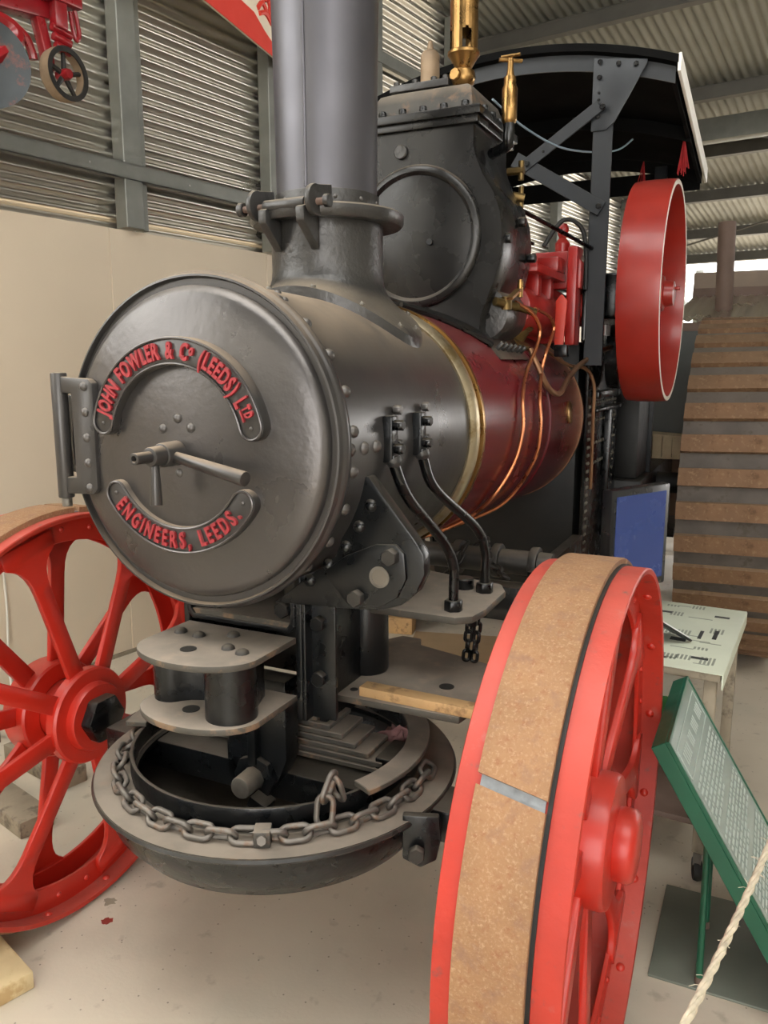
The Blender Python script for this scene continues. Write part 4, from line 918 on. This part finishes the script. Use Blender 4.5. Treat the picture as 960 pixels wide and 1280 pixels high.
# timbers on the floor by the far wheel
def plank(c, d, rz, mt, lab, name='timber_block', tilt=0):
    o = MB().box((0, 0, d[2]/2), d).build(name, mt, None, bevel=.004, loc=c, rot=(0, tilt, rz)); tag(o, lab, 'timber'); return o
plank((-.705, -.085, 0), (.30, .12, .050), -.30, 'wood_pale', 'pale sawn timber wedge tucked in front of the red spoked wheel')
plank((-1.32, .50, 0), (.42, .12, .06), -.25, 'wood_grey', 'weathered grey timber block behind the red spoked wheel, nearer of two')
plank((-1.45, .78, 0), (.42, .11, .07), -.20, 'wood_grey', 'weathered grey timber block beside the wall, farther of two')
plank((-1.98, .45, 0), (.9, .14, .12), 1.35, 'pipe_brown', 'dark brown sleeper lying along the cream wall', 'sleeper')
plank((-.90, 2.97, 0), (.22, .12, .10), .2, 'wood_strip', 'short wooden block on the floor under the boiler')
cb1 = MB().bx(-.45, .45, -.5, .5, 0, .006).build('cardboard_sheet', 'cardboard', None, loc=(-.22, 2.62, .0005), rot=(0, 0, .25)); tag(cb1, 'flattened brown cardboard sheet on the floor beneath the boiler', 'cardboard')
# cable hanging down the wall
wc = MB().tube(smooth_path([(0, 0, 1.75), (.005, .02, 1.4), (.0, .10, 1.0), (.02, .20, .75), (.0, .24, .5), (.03, .2, .12), (.08, .2, .008)]), .006, 6).build('white_cable', 'white_tape', None, loc=(-2.19, 1.02, 0)); tag(wc, 'thin white cable hanging down the cream wall', 'cable')
# --- plough on the wall
def wpos(x, y, z): return Vector((math.cos(WY)*x+math.sin(WY)*y, -math.sin(WY)*x+math.cos(WY)*y, z))
PL = thing('disc_plough', 'red disc plough with small black furrow wheel hung on the corrugated wall', 'plough', wpos(-2.0, .92, 2.75), -WY)
MB().box((0, -.22, .275), (.07, .82, .075), Matrix.Rotation(.10, 3, 'X')).build('main_beam', 'plough_red', PL, bevel=.008)
MB().box((.05, .02, .385), (.05, .6, .05), Matrix.Rotation(.16, 3, 'X')).build('upper_beam', 'plough_red', PL, bevel=.006)
MB().prism([(.105, .30), (.15, .30), (.185, .15), (.19, .08), (.155, .08), (.145, .14)], (-.02, 0, 0), (0, 1, 0), (0, 0, 1), .05).build('wheel_leg', 'plough_red', PL, bevel=.006)
pw = MB().lathe([(.104, -.028), (.108, 0), (.104, .028), (.090, .022), (.088, -.022)], (0, 0, 0), (1, .12, 0), 48, True).build('furrow_wheel', 'iron_tan', PL, loc=(.05, .212, .068))
u_, v_, w_2 = frame((1, .12, 0))
MB().lathe([(.106, .026), (.107, .0295), (.086, .0295), (.086, .022)], (0, 0, 0), (1, .12, 0), 48, True).build('wheel_rim_face', 'iron_black', pw)
for q in range(5):
    a = 2*PI*q/5+.3; d = u_*math.cos(a)+v_*math.sin(a)
    MB().cyl(d*.02, d*.093, .011, .009, 8).build('spoke', 'iron_black', pw)
MB().lathe([(.0001, -.03), (.022, -.03), (.024, .02), (.018, .035), (.0001, .036)], (0, 0, 0), (1, .12, 0), 20).build('hub', 'plough_red', pw)
MB().lathe([(1e-4, .0), (.06, .004), (.12, .016), (.168, .032), (.169, .036), (.12, .022), (.06, .010), (1e-4, .006)], (.05, -.15, .01), (1, -.35, 0), 48).build('plough_disc', 'disc_steel', PL)
MB().tube(smooth_path([(0, -.30, .26), (.03, -.12, .215), (.05, -.02, .185), (.07, -.01, .13), (.07, -.09, .06), (.06, -.15, .01)]), [.03]*31, 8).build('disc_arm', 'plough_red', PL)
MB().tube(smooth_path([(.05, -.02, .20), (.06, .035, .16), (.06, .06, .11), (.06, .065, .085)]), .018, 8).build('scraper_arm', 'plough_red', PL)
for k in range(3): MB().cyl((.05, .165+k*.006, .245-k*.034), (.05, .26-k*.004, .232-k*.034), .018, n=12).build('hitch_casting', 'plough_red', PL, bevel=.005)
MB().tube(smooth_path([(.05, .25, .37), (.05, .28, .35), (.05, .295, .29), (.05, .30, .245), (.05, .285, .225), (.05, .272, .26), (.05, .262, .33)]), .010, 8).build('hitch_link', 'plough_red', PL)
MB().bx(.02, .09, .13, .30, .34, .385).bx(.03, .08, .17, .23, .24, .43).build('hitch_frame', 'plough_red', PL, bevel=.008)
MB().bx(-.39, 0, -.45, -.40, .25, .29).bx(-.39, 0, .06, .11, .36, .40).build('wall_hook', 'galv_steel', PL)
# --- red and cream banner hung high by the wall
BN = thing('banner', 'red and cream painted board with a red machine drawing, hung high by the wall', 'banner', (-1.645, 2.263, 3.4), 0)
BN.rotation_euler = (0, 0, math.radians(7.8))
MB().bx(-.012, .0, -.5, 1.75, .0, .95).build('banner_board', 'banner_cream', BN, bevel=.001)
MB().prism([(-.5, .0), (1.75, .0), (1.75, .035), (.93, .037), (.684, .104), (.555, .153), (.39, .155), (-.5, .16)], (.0005, 0, 0), (0, 1, 0), (0, 0, 1), .003).build('red_border', 'banner_red', BN)
dr = MB()
for p in ([(.60, .19), (.66, .24), (.72, .21)], [(.62, .17), (.70, .20), (.78, .17)], [(.74, .28), (.80, .22), (.86, .19)], [(.80, .34), (.88, .28), (.95, .22)], [(.70, .26), (.70, .35), (.78, .40)]):
    dr.tube(smooth_path([(.004, a_, b__) for a_, b__ in p]), .014, 6)
for a_, b__, r_ in ((.80, .24, .055), (.90, .30, .09), (.76, .32, .05), (1.05, .34, .12)): dr.cyl((.0, a_, b__), (.006, a_, b__), r_, n=24)
dr.build('red_drawing', 'banner_red', BN)
for yy in (-.3, 1.5): MB().cyl((0, yy, .95), (0, yy, 1.55), .004, n=6).build('hanging_wire', 'galv_steel', BN)
# --- information sign on its stand
SG = thing('information_sign', 'slanted green-framed information board with white text on a thin green leg', 'sign', (1.02, .82, 0))
def sgp(u, v, n=0):           # u along the top edge (+y), v down the slope, n out of the face; local to SG
    sl = Vector((.515, 0, -.857)); nn = Vector((.857, 0, .515))
    return Vector((.913-1.02, .585-.82, .705))+Vector((0, u, 0))+sl*v+nn*n
sl = Vector((.515, 0, -.857)); nn = Vector((.857, 0, .515))
SW, SL = .47, .74
def slab(u0, u1, v0, v1, n0, n1, name, mt, parent, bev=.002):
    c = [sgp(u, v, n) for n in (n0, n1) for u, v in ((u0, v0), (u1, v0), (u1, v1), (u0, v1))]
    return MB().add(c, [(0, 1, 2, 3), (7, 6, 5, 4), (0, 4, 5, 1), (1, 5, 6, 2), (2, 6, 7, 3), (3, 7, 4, 0)]).build(name, mt, parent, bevel=bev, seg=1)
slab(0, SW, 0, SL, -.045, -.006, 'sign_frame', 'sign_green', SG)
face = slab(.008, SW-.008, .008, SL-.008, -.006, .0, 'sign_panel', 'sign_face', SG)
for (u0, u1, v0, v1) in ((.0, SW, .0, .008), (.0, SW, SL-.008, SL), (.0, .008, .008, SL-.008), (SW-.008, SW, .008, SL-.008)): slab(u0, u1, v0, v1, -.006, .003, 'frame_bead', 'sign_green', SG, .001)
for (u0, u1, v0, v1) in ((.03, SW-.03, .035, .038), (.03, SW-.03, .115, .118), (.03, .033, .035, .118), (SW-.033, SW-.03, .035, .118)): slab(u0, u1, v0, v1, .0, .0008, 'title_border', 'sign_print', face, 0)
tx = MB(); rr = random.Random(5)
def dash(u0, u1, v0, v1):
    c = [sgp(u, v, .0008) for u, v in ((u0, v0), (u1, v0), (u1, v1), (u0, v1))]; tx.add(c, [(0, 1, 2, 3)])
u = .06
for wd in (.09, .06, .08, .07):
    uu = u
    while uu < u+wd-.012: dash(uu, uu+.013, .060, .094); uu += .017
    u += wd+.02
v = .14
for para in range(4):
    for ln in range(7):
        u = .04; end = SW-.04 if ln < 6 else SW*.55
        while u < end:
            wd = rr.uniform(.012, .04); dash(u, min(u+wd, end), v, v+.0085); u += wd+.008
        v += .0165
    v += .018
tx.build('sign_text', 'sign_print', face, kind='stuff')
for yy in (.10, ): MB().cyl((.0, yy, .014), (-.005, yy+.01, .40), .009, n=12).build('sign_leg', 'sign_green', SG)
MB().cyl((.0, -.14, .014), (-.005, -.13, .40), .009, n=12).build('sign_leg', 'sign_green', SG)
for yy in (.10, -.14): MB().cyl((0, yy, .008), (0, yy, .03), .010, n=12).build('leg_foot', 'pipe_brown', SG)
MB().bx(-.125, .20, -.16, .26, .0, .008).build('sign_base_plate', 'mat_dark', SG, bevel=.002)
# --- display table on castors
TB = thing('display_table', 'castored display table covered with grey-green printed paper', 'table', (.76, 1.50, 0), -.06)
MB().bx(-.30, .265, -.37, .34, .675, .70).build('table_top', 'wood_grey', TB, bevel=.004)
tt = MB().bx(-.303, .272, -.374, .343, .70, .703).bx(.268, .273, -.374, .343, .655, .70).build('paper_cover', 'table_white', TB, bevel=.001)
pr = MB(); rr = random.Random(9)
for k in range(46):
    x = rr.uniform(-.28, .24); yy = rr.uniform(-.35, .32); L = rr.uniform(.02, .09)
    if rr.random() < .5: pr.bx(x, min(x+L, .26), yy, yy+.006, .7031, .7036)
    else:
        for j in range(4): pr.bx(x+j*.012, x+j*.012+.007, yy, min(yy+L, .335), .7031, .7036)
pr.build('printed_pattern', 'print_pale', tt, kind='stuff')
pd = MB()
for (x, yy, a, b2) in ((.10, -.10, .05, .035), (.20, .22, .05, .02), (.19, -.26, .05, .02), (.0, .2, .06, .02), (.16, -.02, .012, .09), (.205, .0, .014, .1), (.05, -.3, .09, .01)): pd.bx(x-a/2, x+a/2, yy-b2/2, yy+b2/2, .7031, .7038)
pd.build('printed_emblem', 'print_dark', tt, kind='stuff')
for sx, sy in ((-1, -1), (1, -1), (1, 1), (-1, 1)):
    px, py = (-.27 if sx < 0 else .235), (-.33 if sy < 0 else .30)
    lg = MB().bx(px-.018, px+.018, py-.018, py+.018, .10, .675)  .build('leg', 'wood_grey', TB, bevel=.003)
    MB().bx(px-.012, px+.012, py-.02, py+.02, .06, .10).build('castor_fork', 'bolt_dull', lg)
    MB().lathe([(.01, -.012), (.034, -.012), (.037, 0), (.034, .012), (.01, .012)], (px, py, .037), (1, .3, 0), 24, True).build('castor_wheel', 'rubber', lg, smooth=40)
MB().bx(-.27, .235, -.33, .30, .18, .20).build('lower_shelf', 'pipe_brown', TB, bevel=.003)
fr_ = thing('photo_frame', 'small black-edged photo frame lying on the printed table top', 'photo frame', (.815, 1.36, .704), .75)
MB().box((0, 0, .047), (.15, .11, .008), Matrix.Rotation(.55, 3, 'Y')).build('frame_edge', 'plastic_black', fr_, bevel=.001)
MB().box((.003, 0, .0525), (.135, .095, .004), Matrix.Rotation(.55, 3, 'Y')).build('photograph', 'paper_white', fr_)
TV = thing('monitor', 'flat black monitor with a blue screen standing on the display table', 'monitor', (.665, 1.60, .704), math.atan2(.25, .135))
MB().bx(-.165, .165, -.025, .02, .10, .475).build('monitor_case', 'plastic_black', TV, bevel=.008)
MB().bx(-.14, .14, -.0268, -.0245, .13, .45).build('screen', 'screen_blue', TV)
MB().bx(-.03, .03, .0, .02, .01, .12).build('monitor_neck', 'plastic_black', TV, bevel=.003); MB().lathe([(1e-4, .014), (.06, .012), (.09, .004), (.09, 0), (1e-4, 0)], (0, 0, 0), (0, 0, 1), 32).build('monitor_foot', 'plastic_black', TV)
# green turf mat and things behind
tf = MB().bx(-.10, .28, -.18, .50, 0, .012).build('turf_mat', 'green_turf', None, loc=(.58, 2.1, .0005)); tag(tf, 'dark green artificial turf mat on the floor behind the display table', 'mat')
cr = thing('wooden_crate', 'pale slatted wooden crate standing on the black tender', 'crate', (.44, 4.12, 1.02))
MB().bx(-.15, .15, -.11, .11, .0, .012).build('crate_base', 'crate', cr)
for k in range(5): MB().bx(-.15+k*.06, -.15+k*.06+.055, -.115, -.105, .0, .14).build('slat', 'crate', cr); MB().bx(-.15+k*.06, -.15+k*.06+.055, .105, .115, .0, .14).build('slat', 'crate', cr)
for sx in (-1, 1): MB().bx(sx*.145-.005, sx*.145+.005, -.11, .11, .0, .14).build('crate_end', 'crate', cr)
MB().box((0, 0, .145), (.31, .24, .012), Matrix.Rotation(.05, 3, 'Y')).build('crate_lid', 'crate', cr)
# --- rope barrier
pA = Vector((1.42, 1.95, .60)); pB = Vector((.93, -.95, .60))
RP = thing('rope_barrier_post', 'black stanchion holding the far end of the cream rope', 'stanchion', (1.42, 1.97, 0))
def stanchion(r):
    MB().lathe([(1e-4, .03), (.02, .03), (.06, .022), (.14, .012), (.15, 0), (1e-4, 0)], (0, 0, 0), (0, 0, 1), 32).build('stanchion_base', 'plastic_black', r)
    MB().cyl((0, 0, .02), (0, 0, .92), .018, n=20).build('stanchion_pole', 'plastic_black', r); MB().dome((0, 0, .92), (0, 0, 1), .028, .04, 16, 4).build('stanchion_cap', 'plastic_black', r)
stanchion(RP)
RP2 = thing('rope_barrier_post', 'black stanchion holding the near end of the cream rope', 'stanchion', (.90, -1.05, 0)); stanchion(RP2)
def rope_at(t):
    a = Vector((1.42, 1.97, .86)); b = Vector((.90, -1.05, .86)); p = a.lerp(b, t); p.z -= .235*4*t*(1-t); return p
rope = MB(); n = 220
for sidx in range(3):
    pts = []
    for i in range(n+1):
        p = rope_at(.008+.984*i/n); a = i*.62+sidx*2*PI/3; pts.append(p+Vector((math.cos(a)*.0034, 0, math.sin(a)*.0034)))
    rope.tube(pts, .0040, 6)
for k in range(60):
    t = random.uniform(.3, .95); p = rope_at(t); a = random.uniform(0, 2*PI); q = Vector((math.cos(a), random.uniform(-.5, .5), math.sin(a)))*random.uniform(.008, .022)
    rope.tube([p, p+q*.6+Vector((0, .003, 0)), p+q], .0006, 3)
ro = rope.build('barrier_rope', 'rope', None, smooth=60); tag(ro, 'frayed cream twisted rope strung past the information board', 'rope')
# --- second machine far behind: tin roof on posts with a tall stove pipe
SM = thing('tin_roofed_wagon', 'brown wagon with a corrugated tin roof and tall stove pipe behind the rear wheel', 'wagon', (1.5, 5.6, 0))
n = 120; vs = []
for i in range(n+1):
    x = -1.15+2.6*i/n; z = .009*math.sin(2*PI*x/.076)
    vs += [(x, -.75, 1.91+z), (x, 1.1, 2.22+z)]
rf = MB().add(vs, [(2*i, 2*i+1, 2*i+3, 2*i+2) for i in range(n)]).build('tin_roof', 'galv', SM, smooth=80)
MB().bx(-1.15, 1.45, -.72, -.66, 1.82, 1.90).build('roof_fascia', 'pipe_brown', SM); MB().bx(-1.15, 1.45, 1.05, 1.10, 2.20, 2.42).build('rear_wall_beam', 'beam_tan', SM)
MB().bx(-1.15, 1.45, 1.02, 1.05, 2.20, 2.28).build('rear_wall_rail', 'pipe_brown', SM)
MB().cyl((-.815, -.10, 1.95), (-.835, -.10, 2.66), .063, n=28).build('stove_pipe', 'pipe_brown', SM, bevel=.004)
for x in (-1.05, 1.35):
    for yy in (-.65, 1.0): MB().bx(x-.04, x+.04, yy-.04, yy+.04, .5, 1.9 if yy < 0 else 2.19).build('post', 'pipe_brown', SM)
MB().bx(-1.1, 1.4, -.70, 1.05, .5, 1.2).build('wagon_body', 'pipe_brown', SM, bevel=.01)
for x in (-.8, 1.1):
    for yy in (-.55, .9): MB().lathe([(.03, -.05), (.27, -.05), (.28, 0), (.27, .05), (.03, .05)], (x, yy, .28), (1, 0, 0), 32, True).build('wagon_wheel', 'iron_black', SM)
    MB().cyl((x, -.55, .28), (x, .9, .28), .03, n=12).build('wagon_axle', 'iron_black', SM)
    MB().bx(x-.06, x+.06, -.6, .95, .26, .52).build('wagon_bolster', 'iron_black', SM)
